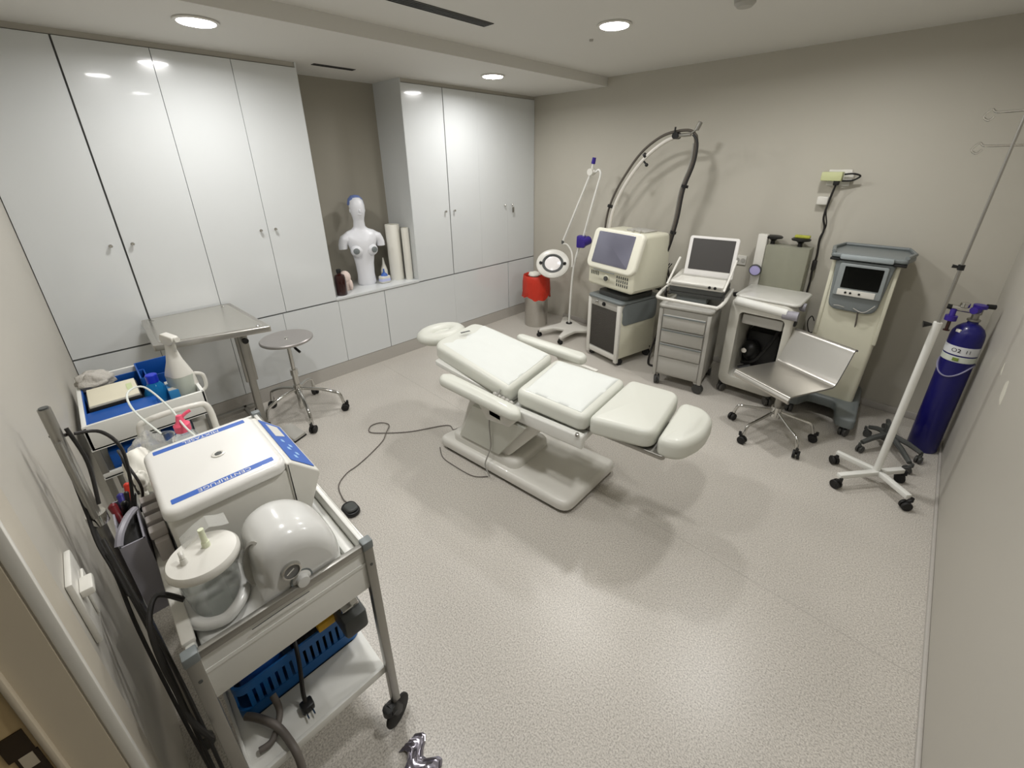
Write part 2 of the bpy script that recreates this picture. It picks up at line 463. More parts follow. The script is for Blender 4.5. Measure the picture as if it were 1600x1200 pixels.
o = bpy.data.objects['x']; o.name = 'sprinkler_cap'; tag(o, 'tiny round grey cap on the higher ceiling left of the light', 'cap')

# ------------------------------------------------------------------ cabinets
def knob(parent, y, z, off, lock=False):
    m = V(1, 0, 0).to_track_quat('Z', 'Y').to_matrix()
    B().lathe([(0, 0), (.006, 0), (.005, .012), (.010, .016), (.011, .022), (.008, .026), (0, .027)], (0, y, z), n=18, mat=m).obj('knob', CHROME, parent, off=off)
def cabinet(name, label, y0, y1, z0, z1, splits, knobs, gaps=None, cat='cabinet'):
    ym = (y0+y1)/2; off = (0, ym, z0)
    t = thing(name, label, cat, off, group='white cabinets along the left side' if z1 > 2 else 'low white cabinets along the left side')
    B().box(-.49, -.023, y0+.001, y1-.001, z0, z1+.03 if z1 > 2 else z1).obj('body', LACQD, t, off=off)
    ys = [y0]+splits+[y1]
    for i in range(len(ys)-1):
        g0 = (gaps or {}).get(ys[i], .0015); g1 = (gaps or {}).get(ys[i+1], .0015)
        d = B().box(-.022, 0, ys[i]+g0, ys[i+1]-g1, z0+.002, z1-.003, .0004, 1).obj('door', LACQ, t, off=off)
        for ky in knobs:
            if ys[i] < ky < ys[i+1]: knob(d, ky, 1.345 if z0 > .5 else .5, off)
    return t
ZT = 2.432
cabinet('tall_cabinet', 'glossy white tall cabinet in the corner against the left wall', -L+.002, -3.36, HC, ZT, [-3.765], [-3.824, -3.722], {-3.765: .0045})
cabinet('tall_cabinet', 'glossy white tall cabinet directly left of the niche', -3.36, -2.54, HC, ZT, [-2.947], [-2.999, -2.9])
cabinet('tall_cabinet', 'glossy white tall cabinet directly right of the niche', -1.70, -.86, HC, ZT, [-1.265], [-1.325, -1.215], {-1.265: .0045, -.86: .0003})
cabinet('tall_cabinet', 'glossy white tall cabinet in the far corner, keys in its lock', -.86, -.004, HC, ZT, [-.45], [-.503, -.39], {-.86: .0003, -.45: .0003})
cabinet('low_cabinet', 'low white cabinet under the leftmost tall doors, by the left wall', -L+.002, -3.36, HB, HC-.006, [-3.765], [])
cabinet('low_cabinet', 'low white cabinet behind the stool, left of the niche', -3.36, -2.525, HB, HC-.006, [-2.975], [])
cabinet('low_cabinet', 'wide low white cabinet under the niche with the torso bust', -2.525, -1.27, HB, HC-.006, [-2.085], [], {-2.085: .003, -1.27: .0004})
cabinet('low_cabinet', 'low white cabinet front between the niche shelf and the corner gap', -1.27, -.46, HB, HC-.006, [], [], {-1.27: .0004})
cabinet('low_cabinet', 'narrow low white cabinet in the far corner beside the bin', -.452, -.004, HB, HC-.006, [], [])
for ya, yb in ((-L, -2.54), (-1.70, 0)):
    struct(B().box(-.3, -.012, ya, yb, ZT+.002, HS).obj('trim_2', WALLG))
struct(B().box(-.5, 0, -L, 0, 0, HB-.002).obj('baseboard_left', COVE))
# niche lining
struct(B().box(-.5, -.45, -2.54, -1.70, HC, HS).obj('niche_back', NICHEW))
struct(B().box(-.45, -.001, -1.703, -1.695, HC, HS).obj('niche_side', LACQ))
struct(B().box(-.45, -.001, -2.545, -2.537, HC, HS).obj('niche_side', LACQ))
t = B().box(-.45, .006, -2.537, -1.703, HC-.003, HC+.022, .002).obj('niche_shelf', LACQ)
tag(t, 'white shelf board at the bottom of the niche', 'shelf')
NZ = HC+.022
t = thing('key_bunch', 'bunch of keys hanging from the lock of the far right cabinet door', 'keys', (.028, -.39, 1.345))
B().tube([(.012*math.cos(a), 0+.001, -.018+.012*math.sin(a)) for a in [k*PI/5 for k in range(10)]], .0016, n=6, closed=True).obj('ring', CHROME, t)
b = B(); b.box(-.002, .002, -.012, .010, -.085, -.03, .004, rot=.0); b.box(.003, .006, -.004, .014, -.075, -.028, .002)
b.obj('key', ALU, t)

# ------------------------------------------------------------------ niche contents
def bust(x, y, z):
    t = thing('torso_bust', 'white plastic torso bust with grey nipple cups and a blue cap in the niche', 'mannequin', (x, y, z))
    n = 28
    # height, half width (y), half depth (x), x shift
    R = [(.0, .075, .065, 0), (.02, .085, .07, 0), (.10, .078, .068, 0), (.20, .083, .066, .002), (.30, .098, .072, .008), (.36, .118, .080, .012),
         (.42, .134, .078, .012), (.46, .152, .070, .005), (.490, .150, .058, -.004), (.512, .118, .050, -.008), (.528, .074, .046, -.01),
         (.55, .052, .045, -.006), (.60, .047, .045, 0), (.625, .050, .050, .004), (.65, .056, .062, .008), (.69, .064, .074, .006), (.74, .066, .078, .0), (.78, .058, .070, -.004), (.805, .038, .048, -.006), (.815, .012, .016, -.006)]
    rings = [[V(xs+hd*math.cos(2*PI*k/n), hw*math.sin(2*PI*k/n), h) for k in range(n)] for h, hw, hd, xs in R]
    b = B(); b.loft(rings)
    for s in (-1, 1):   # shoulders and arm stubs
        pr = [(.445, .09, .046), (.450, .125, .048), (.438, .152, .046), (.412, .164, .042), (.385, .170, .040), (.358, .172, .037)]
        rg = []
        for i, (h, yy, rr) in enumerate(pr):
            a = i/(len(pr)-1)*PI/2
            rg.append([V(math.cos(u)*rr, s*(yy+math.sin(u)*rr*math.cos(a)), h+.0-math.sin(u)*rr*math.sin(a)*-1*(-1)) if False else
                       V(math.cos(u)*rr, s*(yy+math.sin(u)*rr*math.sin(a)), h+math.sin(u)*rr*math.cos(a)) for u in [2*PI*k/16 for k in range(16)]])
        b.loft(rg)
        b.sph((.052, s*.066, .338), (.052, .056, .058), 18)
    b.sph((.082, 0, .692), (.011, .008, .018), 10)       # nose
    b.sph((.070, 0, .665), (.012, .018, .008), 10)       # mouth
    for s in (-1, 1): b.sph((0, s*.064, .695), (.012, .006, .02), 8)
    body = b.obj('body', MANN, t, angle=70)
    for s in (-1, 1):
        m = V(1, s*.30, .05).to_track_quat('Z', 'Y').to_matrix()
        B().lathe([(0, 0), (.028, 0), (.028, .004), (.024, .007), (.010, .007), (.008, .010), (0, .010)], (.098, s*.080, .341), n=20, mat=m).obj('nipple_cup', GREYM, t)
    b = B(); b.lathe([(.069, 0), (.072, .004), (.070, .02), (.060, .055), (.035, .082), (0, .088)], (-.026, 0, .742), n=24, sx=1.12); b.obj('cap', M('blue_mesh_cap', (104, 122, 172), .7, bump=.8, bscale=90), t)
    return t
bu = bust(-.24, -2.12, NZ); bu.rotation_euler = (0, 0, math.radians(-12)); bu.scale = (1, 1.0, .98)
def lathe_thing(name, label, cat, loc, prof, mat, n=28, parts=()):
    t = thing(name, label, cat, loc)
    B().lathe(prof, n=n).obj('body', mat, t)
    for (pn, pp, pm) in parts: B().lathe(pp, n=n).obj(pn, pm, t)
    return t
lathe_thing('dark_bottle', 'dark brown bottle with black cap at the left end of the niche shelf', 'bottle', (-.06, -2.455, NZ),
            [(0, 0), (.042, 0), (.046, .006), (.046, .155), (.040, .175), (.018, .185), (.016, .2), (0, .2)], BROWN, parts=[('cap', [(0, .2), (.02, .2), (.02, .225), (.017, .228), (0, .228)], BLACK)])
t = thing('skin_model', 'pinkish white anatomical foam model standing between dark bottle and bust', 'model', (-.17, -2.36, NZ))
b = B(); b.sph((0, 0, .12), (.045, .05, .06), 16); b.cyl((0, 0, 0), (0, 0, .09), .03, .035, 16); b.sph((.03, .03, .05), (.02, .02, .05), 12); b.obj('body', M('pale_skin_foam', (226, 208, 198), .7, bump=.6, bscale=40), t)
t = thing('cleanser_bottle', 'small white bottle with blue label and blue collar in front of the bust', 'bottle', (-.15, -1.985, NZ))
B().slab(rrect(0, 0, .07, .1, .02), 0, .07, .012).obj('body', WHITEP, t)
B().slab(rrect(0, 0, .072, .102, .02), .02, .045, .0).obj('label_band', M('lavender_label', (190, 196, 232), .5), t)
B().lathe([(0, .07), (.034, .07), (.026, .085), (.012, .1), (0, .1)]).obj('collar', STRIPE, t)
B().lathe([(0, .1), (.008, .1), (.006, .135), (0, .137)]).obj('nozzle', STRIPE, t)
t = lathe_thing('nozzle_bottle', 'white bottle with a tall conical nozzle behind the blue labelled bottle', 'bottle', (-.24, -1.93, NZ),
            [(0, 0), (.03, 0), (.032, .004), (.032, .10), (.024, .13), (.014, .16), (.005, .22), (0, .222)], WHITEP)
def paper_roll(x, y, r, h, label):
    t = thing('paper_roll', label, 'paper roll', (x, y, NZ), group='paper rolls in the niche')
    B().lathe([(.018, 0), (r, 0), (r+.001, .003), (r+.001, h-.003), (r, h), (.018, h), (.018, h-.02), (0, h-.02)]).obj('paper', PAPER, t)
    B().lathe([(.014, h-.018), (.018, h-.018), (.0185, h+.001), (.015, h+.001)]).obj('core', CARD, t)
paper_roll(-.2, -1.815, .066, .53, 'tall white couch paper roll standing at the right side of the niche')
paper_roll(-.10, -1.742, .034, .50, 'thinner white paper roll standing at the niche front edge, right of the thick one')

# ------------------------------------------------------------------ treatment couch
CO = (2.0, -2.28, 0)
t = couch = thing('treatment_couch', 'white padded electric treatment couch in the middle of the room', 'treatment couch', CO)
zt = lambda p: p
def tilt(f0):
    return lambda p: V(p.x, p.y, p.z+f0(p.x, p.y))
ry = math.radians(5.5)
def rotp(pts, c=(2.0, -2.29), a=ry):
    return [(c[0]+(x-c[0])*math.cos(a)-(y-c[1])*math.sin(a), c[1]+(x-c[0])*math.sin(a)+(y-c[1])*math.cos(a)) for x, y in pts]
# base
base = rpoly([(1.49, -2.62), (2.52, -2.525), (2.505, -2.01), (2.33, -2.03), (1.56, -2.10)], [.07, .07, .05, .2, .06])
b = B(); b.slab(base, .022, .085, .03, .008, 5); b.obj('base', WHITEP, t, off=CO)
B().slab(rpoly([(1.51, -2.60), (2.50, -2.505), (2.485, -2.03), (1.58, -2.12)], .06), .0, .024, 0, 0).obj('base_skirt', RUBB, t, off=CO)
b = B(); b.slab(rotp(rrect(1.83, -2.35, .56, .36, .06)), .08, .14, .03, .0, 4); b.obj('base_cover', WHITEP, t, off=CO)
# lifting column : sloping twin covers
def hexa(b, lo, hi, z0, z1, r=.02):
    A = rpoly(lo, r); C = rpoly(hi, r)
    b.loft([[V(x, y, z0) for x, y in A], [V(x, y, z1) for x, y in C]]); return b
b = B(); hexa(b, rotp([(1.60, -2.50), (2.02, -2.50), (2.02, -2.22), (1.60, -2.22)]), rotp([(1.74, -2.52), (2.30, -2.52), (2.30, -2.12), (1.74, -2.12)]), .13, .46)
b.obj('column', WHITEP, t, off=CO)
b = B(); hexa(b, rotp([(1.64, -2.535), (1.98, -2.535), (1.98, -2.50), (1.64, -2.50)]), rotp([(1.80, -2.56), (2.2, -2.56), (2.2, -2.53), (1.80, -2.53)]), .15, .44, .01)
b.obj('column_cover', LEATH, t, off=CO)
# bed frame rails
b = B()
for yy in (-2.53, -2.05):
    b.xf(Matrix.Identity(4))
    pts = rotp(rrect(2.29, yy, .52, .04, .012))
    b.slab(pts, .455, .535, .012)
b.slab(rotp(rrect(2.28, -2.29, .5, .46, .02)), .46, .50, .006)
b.obj('bed_frame', WHITEM, t, off=CO)
b = B(); b.slab(rotp(rrect(1.72, -2.3, .62, .40, .02)), .50, .53, .005, f=tilt(lambda x, y: max(0, (2.05-x))*.12)); b.obj('back_frame', WHITEM, t, off=CO)
b = B(); b.slab(rotp(rrect(2.62, -2.29, .6, .3, .02)), .50, .525, .005); b.obj('leg_frame', ALU, t, off=CO)
# cushions
bt = lambda x, y: max(0, (2.07-x))*.10
back = rpoly([(1.36, -2.47), (1.41, -2.52), (2.085, -2.525), (1.985, -2.01), (1.42, -2.045), (1.285, -2.085)], [.06, .1, .05, .05, .14, .1])
cu = B().slab(back, .535, .628, .028, .02, 6, crown=.014, f=tilt(bt)).obj('back_cushion', LEATH, t, off=CO, angle=60)
sh = rpoly([(1.44, -2.46), (1.98, -2.475), (1.90, -2.07), (1.42, -2.10)], .05)
def crease(p):
    return V(p.x, p.y, p.z+bt(p.x, p.y)+.0025*math.sin(p.x*38+p.y*22)+.002*math.sin(p.y*55-p.x*16))
b = B()
# draped sheet as grid over the cushion
def drape(b, corners, nx, ny, zf):
    (x0, y0), (x1, y1), (x2, y2), (x3, y3) = corners
    g = []
    for i in range(nx+1):
        row = []
        for j in range(ny+1):
            u, v = i/nx, j/ny
            x = (x0*(1-u)+x1*u)*(1-v)+(x3*(1-u)+x2*u)*v; y = (y0*(1-u)+y1*u)*(1-v)+(y3*(1-u)+y2*u)*v
            row.append((b.bm.verts.new((x, y, zf(x, y, u, v))), b.bm.verts.new((x, y, zf(x, y, u, v)-.003))))
        g.append(row)
    F = b.bm.faces.new
    for i in range(nx):
        for j in range(ny):
            F((g[i][j][0], g[i+1][j][0], g[i+1][j+1][0], g[i][j+1][0])); F((g[i][j][1], g[i][j+1][1], g[i+1][j+1][1], g[i+1][j][1]))
    for i in range(nx):
        for j in (0, ny): F((g[i][j][0], g[i+1][j][0], g[i+1][j][1], g[i][j][1]))
    for j in range(ny):
        for i in (0, nx): F((g[i][j][0], g[i][j+1][0], g[i][j+1][1], g[i][j][1]))
    return b
def ztop(base, k):
    def zf(x, y, u, v):
        e = min(u, 1-u, v, 1-v)
        return base(x, y)+.6295+.017*min(1, e*4.5)**.7+k*min(1, e*9)*(math.sin(x*31+y*17)*.5+math.sin(y*47-x*13)*.5+.6*math.sin(x*9+y*63))
    return zf
cp = drape(B(), [(1.43, -2.475), (2.055, -2.49), (1.965, -2.04), (1.385, -2.075)], 44, 28, ztop(bt, .002)).obj('x', SHEET, None, angle=70)
cp.name = 'couch_cover'; tag(cp, 'thin white crinkled cover sheet lying on the back section of the couch', 'cover sheet')
cu = B().slab(rpoly([(2.105, -2.495), (2.555, -2.46), (2.50, -1.965), (2.01, -2.015)], .055), .53, .622, .03, .02, 6, crown=.018, f=tilt(lambda x, y: 0)).obj('seat_cushion', LEATH, t, off=CO, angle=60)
cp = drape(B(), [(2.15, -2.455), (2.515, -2.43), (2.465, -2.0), (2.055, -2.045)], 24, 24, lambda x, y, u, v: .624+.0185*min(1, min(u, 1-u, v, 1-v)*4)**.6+.0012*min(1, min(u, 1-u, v, 1-v)*8)*math.sin(x*41+y*27)).obj('x', SHEET, None, angle=70)
cp.name = 'couch_cover'; tag(cp, 'small square white paper cover on the seat section of the couch', 'cover sheet')
B().slab(rpoly([(2.57, -2.458), (2.875, -2.36), (2.80, -1.91), (2.515, -1.955)], [.05, .07, .07, .05]), .535, .632, .03, .02, 6, crown=.014).obj('leg_cushion', LEATH, t, off=CO, angle=60)
B().slab(rpoly([(2.885, -2.36), (2.99, -2.32), (3.035, -2.16), (3.01, -1.985), (2.94, -1.93), (2.825, -1.955)], [.05, .07, .1, .09, .07, .05]), .50, .605, .035, .03, 6, crown=.012, f=tilt(lambda x, y: (3.0-x)*.06)).obj('foot_cushion', LEATH, t, off=CO, angle=60)
# headrest with face hollow
b = B(); m = 40; rg = []
hc = V(1.195, -2.315, .655)
for i in range(m):
    a = 2*PI*i/m; d = V(math.cos(a)*.085, math.sin(a)*.125, 0); dr_ = V(math.cos(a), math.sin(a), 0)
    rg.append([hc+d+dr_*.062*math.cos(q)+V(0, 0, .044*math.sin(q)) for q in [2*PI*k/14 for k in range(14)]])
vs = [[b.bm.verts.new(p) for p in r] for r in rg]
for i in range(m):
    for k in range(14):
        b.bm.faces.new((vs[i][k], vs[(i+1) % m][k], vs[(i+1) % m][(k+1) % 14], vs[i][(k+1) % 14]))
b.slab([(hc.x+math.cos(a)*.08, hc.y+math.sin(a)*.12) for a in [2*PI*k/32 for k in range(32)]], .645, .672, .01)
b.xf(Matrix.Translation(V(0, 0, .0)))
b.obj('headrest', LEATH, t, off=CO, angle=70)
b = B(); b.cyl((1.2, -2.26, .62), (1.5, -2.26, .57), .01); b.cyl((1.2, -2.37, .62), (1.5, -2.37, .57), .01); b.obj('headrest_bar', CHROME, t, off=CO)
B().box(-.035, .035, -.009, .009, 0, .002, .001).xf(Matrix.Translation(V(1.43, -2.285, .722)) @ Matrix.Rotation(math.radians(78), 4, 'Z')).obj('name_badge', GREYD, t, off=CO)
# arm rests
for nm, pts, z in (('near', [(1.585, -2.62), (1.63, -2.67), (2.20, -2.625), (2.245, -2.59), (2.19, -2.535), (1.63, -2.565)], .575), ('far', [(1.52, -1.885), (1.54, -1.83), (2.06, -1.765), (2.11, -1.80), (2.10, -1.865), (1.58, -1.92)], .595)):
    f_ = tilt(lambda x, y: 0.035*(2.1-x))
    B().slab(rpoly(pts, .035), z-.058, z, .026, .02, 5, f=f_, crown=.006).obj('armrest', LEATH, t, off=CO, angle=60)
    yb = -2.60 if nm == 'near' else -1.86
    yi = -2.5 if nm == 'near' else -2.0
    b = B(); b.slab([(1.98, 0.42), (2.16, .45), (2.22, z-.055), (1.88, z-.05)], min(yb, yb+.03), max(yb, yb+.03), .008, f=lambda p: V(p.x, p.z, p.y))
    b.box(2.0, 2.1, min(yb, yi), max(yb, yi), .46, .50, .006)
    b.obj('armrest_bracket', WHITEP, t, off=CO)
# small details
B().box(1.64, 1.68, -2.562, -2.558, .10, .118, .001, rot=ry).obj('socket', GREYD, t, off=CO)
B().tube([(2.02, -2.50, .62), (2.02, -2.57, .55), (1.98, -2.58, .40), (1.96, -2.56, .2), (1.95, -2.60, .09), (2.0, -2.61, .03)], .004).obj('hand_control_cable', M('pale_cable', (150, 148, 142), .5), t, off=CO)
bb = B()
for k in range(5): bb.sph((2.0+k*.028, -2.545+k*.004, .575-k*.005), (.018, .012, .012), 8)
bb.obj('hinge_cover', GREYP, t, off=CO)
B().lathe([(0, 0), (.012, 0), (.010, .012), (0, .014)], (2.545, -2.50, .535), n=12).obj('hinge_knob', CHROME, t, off=CO)

# mains cable looping over the floor to the foot switch
cb = B().tube([(1.46, -2.42, .03), (1.42, -2.44, .006), (1.34, -2.44, .005), (1.22, -2.66, .005), (1.10, -2.80, .006), (1.01, -2.87, .006), (.945, -2.83, .006), (.955, -2.76, .006), (1.03, -2.73, .008), (1.11, -2.80, .012), (1.17, -2.86, .006), (1.235, -2.98, .005), (1.285, -3.10, .005), (1.31, -3.19, .005), (1.38, -3.27, .005), (1.50, -3.30, .006), (1.57, -3.30, .015)], .0034).obj('floor_cable', CABLEG)
tag(cb, 'thin grey cable looping across the floor left of the couch', 'cable')
cb = B().tube([(1.52, -2.63, .006), (1.62, -2.68, .005), (1.75, -2.68, .005), (1.9, -2.66, .005), (1.97, -2.60, .006)], .003).obj('hand_control_cord', CABLEG)
tag(cb, 'short dark cable lying along the near edge of the couch base', 'cable')
t = thing('foot_switch', 'dark oval foot switch on the floor behind the front trolley', 'foot switch', (1.62, -3.31, 0))
B().slab(rrect(0, 0, .12, .08, .038), 0, .026, .008).obj('base', BLACK, t)
B().slab(rrect(.005, 0, .085, .06, .026), .027, .040, .01, .0, f=lambda p: V(p.x, p.y, p.z+.1*p.x)).obj('pedal', GREYD, t)
t = thing('foot_pedal', 'grey wedge shaped foot pedal on the floor in front of the stool', 'foot pedal', (.66, -3.27, 0), .4)
B().slab([(-.07, 0), (.07, 0), (.07, .03), (-.06, .075)], -.05, .05, .008, f=lambda p: V(p.x, p.z, p.y)).obj('body', GREYP, t)
B().box(-.072, .072, -.052, .052, 0, .014, .003).obj('base', BLACK, t)

# ------------------------------------------------------------------ stainless side table and stool
TT = (.42, -3.54, 0)
t = thing('side_table', 'stainless steel rectangular top table on one post by the cabinets', 'table', TT)
zt_ = .87
top = rpoly([(.035, -3.81), (.62, -3.825), (.765, -3.27), (.035, -3.31)], .012)
b = B(); b.slab(top, zt_-.035, zt_, .004, .002, 3); b.obj('tabletop', STEEL, t, off=TT)
b = B(); b.slab(rpoly([(.06, -3.785), (.60, -3.798), (.735, -3.30), (.06, -3.335)], .03), zt_, zt_+.0015, 0, 0); b.obj('top_panel', M('polished_steel', (212, 209, 202), .24, metal=1, var=.04, vscale=30), t, off=TT)
b = B()
for q in ((.10, -3.76), (.10, -3.37), (.70, -3.325)): b.lathe([(0, 0), (.012, 0), (.010, .003), (0, .004)], (*q, zt_+.001), n=14)
b.obj('bolt', CHROME, t, off=TT)
b = B(); b.box(.50, .55, -3.415, -3.375, .04, zt_-.03, .006); b.box(.515, .535, -3.43, -3.36, .45, zt_-.03, .004); b.obj('post', ALU, t, off=TT)
b = B(); b.cyl((.56, -3.395, .76), (.59, -3.39, .76), .006); b.lathe([(0, 0), (.018, 0), (.018, .02), (0, .022)], (.59, -3.39, .76), n=14, mat=V(1, 0, 0).to_track_quat('Z', 'Y').to_matrix()); b.obj('clamp_knob', BLACK, t, off=TT)
b = B(); b.box(.08, .56, -3.42, -3.392, .05, .08, .006); b.box(.09, .13, -3.70, -3.3, .05, .08, .006); b.box(.53, .56, -3.66, -3.40, .05, .08, .006); b.obj('foot_frame', ALU, t, off=TT)
for (x, y) in ((.11-.42, -3.68+3.54), (.11-.42, -3.32+3.54), (.545-.42, -3.64+3.54), (.52-.42, -3.43+3.54)): caster(t, x, y, .022, .5, h=.05)

def star_base(t, arms, hub, z_hub, matl, r_arm=.012, cr=.028, droop=True, ww=.02):
    for i, (x, y) in enumerate(arms):
        dx, dy = x-hub[0], y-hub[1]; L_ = math.hypot(dx, dy); ux, uy = dx/L_, dy/L_
        e = (x-ux*.0, y-uy*.0)
        pts = [(hub[0]+ux*.02, hub[1]+uy*.02, z_hub), (hub[0]+ux*L_*.5, hub[1]+uy*L_*.5, z_hub-.02), (hub[0]+ux*L_*.84, hub[1]+uy*L_*.84, z_hub*.55+.042), (e[0]-ux*.02, e[1]-uy*.02, z_hub*.40+.045), (e[0]-ux*.006, e[1]-uy*.006, cr*2+.01)]
        B().tube(pts, r_arm, n=10).obj('leg', matl, t)
        caster(t, x, y, cr, math.atan2(uy, ux)+1.1+i*.7, h=cr*2+.015, w=ww)
S0 = (.40, -3.10, 0)
t = thing('rolling_stool', 'round steel seat stool on chrome five-legged castor base by the cabinets', 'stool', S0)
B().lathe([(0, .615), (.166, .615), (.174, .622), (.174, .632), (.168, .638), (.15, .634), (.03, .633), (0, .633)], n=48).obj('seat', M('satin_seat', (172, 168, 165), .36, metal=.6), t)
b = B(); b.lathe([(0, .633), (.014, .633), (.012, .637), (0, .638)], n=16); b.obj('seat_bolt', CHROME, t)
b = B(); b.cyl((0, 0, .36), (0, 0, .615), .013); b.cyl((0, 0, .055), (0, 0, .38), .020); b.cyl((0, 0, .34), (0, 0, .385), .026); b.obj('column', CHROME, t)
b = B(); b.tube([(0, 0, .575), (.05, .02, .572), (.085, .035, .55)], .005); b.cyl((.06, .025, .566), (.10, .04, .54), .009); b.obj('lever', BLACK, t)
B().cyl((0, 0, .185), (0, 0, .26), .027).obj('hub', CHROME, t)
star_base(t, [(.03, -.26), (-.27, -.13), (.31, -.045), (.19, .25), (-.24, .19)], (0, 0), .222, CHROME, cr=.028)

# ------------------------------------------------------------------ bin
t = thing('waste_bin', 'round steel waste bin with red bag in the far corner', 'bin', (.40, -.40, 0))
B().lathe([(0, 0), (.13, 0), (.133, .004), (.140, .56), (.145, .57), (.140, .58), (.135, .57), (.128, .02), (0, .02)], n=40).obj('body', STEEL, t)
n = 48; rings = []
for (z, r, am) in ((.34, .158, .012), (.42, .156, .010), (.52, .155, .006), (.585, .152, .004), (.60, .143, .004), (.585, .132, .004), (.50, .12, .01)):
    rings.append([V((r+am*math.sin(k*1.7+z*40))*math.cos(2*PI*k/n), (r+am*math.sin(k*1.7+z*40))*math.sin(2*PI*k/n), z+(.010*math.sin(k*.9)+.018*math.sin(k*.37+1) if z < .4 else 0)) for k in range(n)])
B().loft(rings, cap=False).obj('bin_liner', RED, t, angle=80)
p = B().sph((.38, -.41, .60), (.075, .07, .03), 14)
for v in p.bm.verts: v.co += V(*(random.uniform(-.006, .006) for _ in range(3)))
o = p.obj('crumpled_tissue', PAPER); tag(o, 'crumpled white tissue on top of the red lined bin', 'tissue')

# ------------------------------------------------------------------ magnifying lamp
ML = (.83, -.32, 0)
t = thing('magnifier_lamp', 'white magnifying lamp on a castor stand in front of the back wall', 'lamp', ML)
def xarm(b, hub, tip, z, w0, w1):
    h = Vector(hub); p = Vector(tip); d = (p-h).normalized(); nn = Vector((-d.y, d.x))
    b.slab(rpoly([tuple(h-nn*w0), tuple(h-nn*w0*.2+d*0), tuple(p-nn*w1), tuple(p+nn*w1), tuple(h+nn*w0)], .012), z, z+.035, .01)
hubp = (.83, -.32)
b = B()
b.slab(rpoly([(.74, -.36), (.68, -.66), (.72, -.70), (.79, -.53), (.90, -.49), (.98, -.70), (1.02, -.70), (1.02, -.44), (1.17, -.30), (1.18, -.25), (.96, -.27), (.86, -.22), (.66, -.15), (.64, -.20)], .04), .055, .09, .012)
b.obj('base', WHITEP, t, off=ML)
for i, (x, y) in enumerate(((.695, -.675), (1.0, -.69), (1.165, -.275), (.66, -.18))): caster(t, x-ML[0], y-ML[1], .022, i*1.3, h=.05)
b = B(); b.cyl((.83, -.32, .085), (.83, -.32, .10), .035); b.obj('pole_socket', BLACK, t, off=ML)
b = B(); b.tube([(.83, -.32, .10), (.832, -.305, .5), (.845, -.29, .75), (.895, -.28, .97)], .012, n=12); b.obj('pole', WHITEM, t, off=ML)
b = B(); b.box(.875, .965, -.325, -.235, .955, 1.08, .014, rot=.4); b.cyl((.96, -.335, 1.01), (.97, -.225, 1.03), .046, n=20); b.obj('pole_clamp', BLUEV, t, off=ML)
b = B(); b.tube([(.94, -.28, 1.06), (1.02, -.28, 1.36), (1.10, -.28, 1.64)], .011, n=10, sm=False); b.tube([(1.10, -.28, 1.63), (1.108, -.28, 1.69), (1.085, -.28, 1.72), (1.05, -.28, 1.70)], .011, n=10); b.obj('upper_arm', WHITEM, t, off=ML)
b = B(); b.cyl((1.00, -.31, 1.70), (1.00, -.25, 1.70), .032); b.cyl((.98, -.28, 1.68), (1.05, -.28, 1.71), .016); b.cyl((1.005, -.28, 1.70), (1.018, -.28, 1.78), .013); b.obj('elbow_joint', WHITEP, t, off=ML)
B().cyl((1.016, -.28, 1.775), (1.026, -.28, 1.83), .020, .018, 16).obj('arm_end_cap', BLUEV, t, off=ML)
B().tube([(.99, -.28, 1.68), (.68, -.28, 1.0)], .011, n=10, sm=False).obj('lower_arm', WHITEM, t, off=ML)
b = B(); b.lathe([(0, 0), (.014, 0), (.014, .035), (0, .035)], (.672, -.28, .965), n=12); b.obj('arm_hinge', GREYD, t, off=ML)
B().tube([(.67, -.28, .96), (.74, -.29, .965), (.81, -.30, .90), (.85, -.33, .82), (.87, -.36, .75)], .009, n=8).obj('gooseneck', WHITEP, t, off=ML)
mm = V(.48, -.72, .50).to_track_quat('Z', 'Y').to_matrix(); mc = (.655, -.42, .765)
h = B().lathe([(.098, -.012), (.155, -.02), (.162, -.010), (.160, .008), (.145, .016), (.104, .016), (.098, .008)], mc, n=48, mat=mm, sx=1.12).obj('lamp_head', WHITEP, t, off=ML)
B().lathe([(.088, -.006), (.104, -.012), (.110, .004), (.104, .020), (.090, .020), (.088, .012)], mc, n=48, mat=mm, sx=1.12).obj('lens_ring', GREYD, t, off=ML)
B().lathe([(0, -.004), (.089, -.004), (.089, .010), (.05, .017), (0, .020)], mc, n=48, mat=mm, sx=1.12).obj('lens', MIRROR, t, off=ML)
b = B()
for sx in (-1, 1): b.cyl(tuple(V(*mc)+mm @ V(sx*.118, 0, .006)), tuple(V(*mc)+mm @ V(sx*.135, 0, .03)), .016, n=14)
b.obj('lens_clip', BLACK, t, off=ML)

# ------------------------------------------------------------------ laser unit on its cabinet (local frame: front is -y)
a12 = -math.radians(12)
LP = (1.53+math.sin(math.radians(12))*.25, -.72+math.cos(math.radians(12))*.25, 0)   # centre of the footprint
t = thing('wheeled_cabinet', 'tall cream wheeled cabinet with dark front grille carrying the touch screen machine', 'cabinet', LP, a12)
y0 = -.25
b = B(); b.box(-.20, .20, y0+.01, .25, .07, .53, .012); b.obj('body', CREAM, t)
b = B(); b.box(-.205, -.165, y0-.01, y0+.02, .035, .60, .006); b.box(.165, .205, y0-.01, y0+.02, .035, .60, .006); b.box(-.165, .165, y0-.005, y0+.015, .06, .11, .004); b.obj('front_frame', WHITEP, t)
gr = B().box(-.163, .163, y0-.002, y0+.012, .12, .53, .003).obj('front_grille', M('grille_mesh', (70, 66, 60), .6, bump=1, bscale=240), t)
b = B(); b.box(-.16, .16, y0-.004, y0+.012, .055, .115, .003); b.obj('kick_panel', GREYP, t)
b = B(); b.box(-.20, .20, y0-.004, .25, .53, .605, .01); b.obj('control_box', GREYP, t)
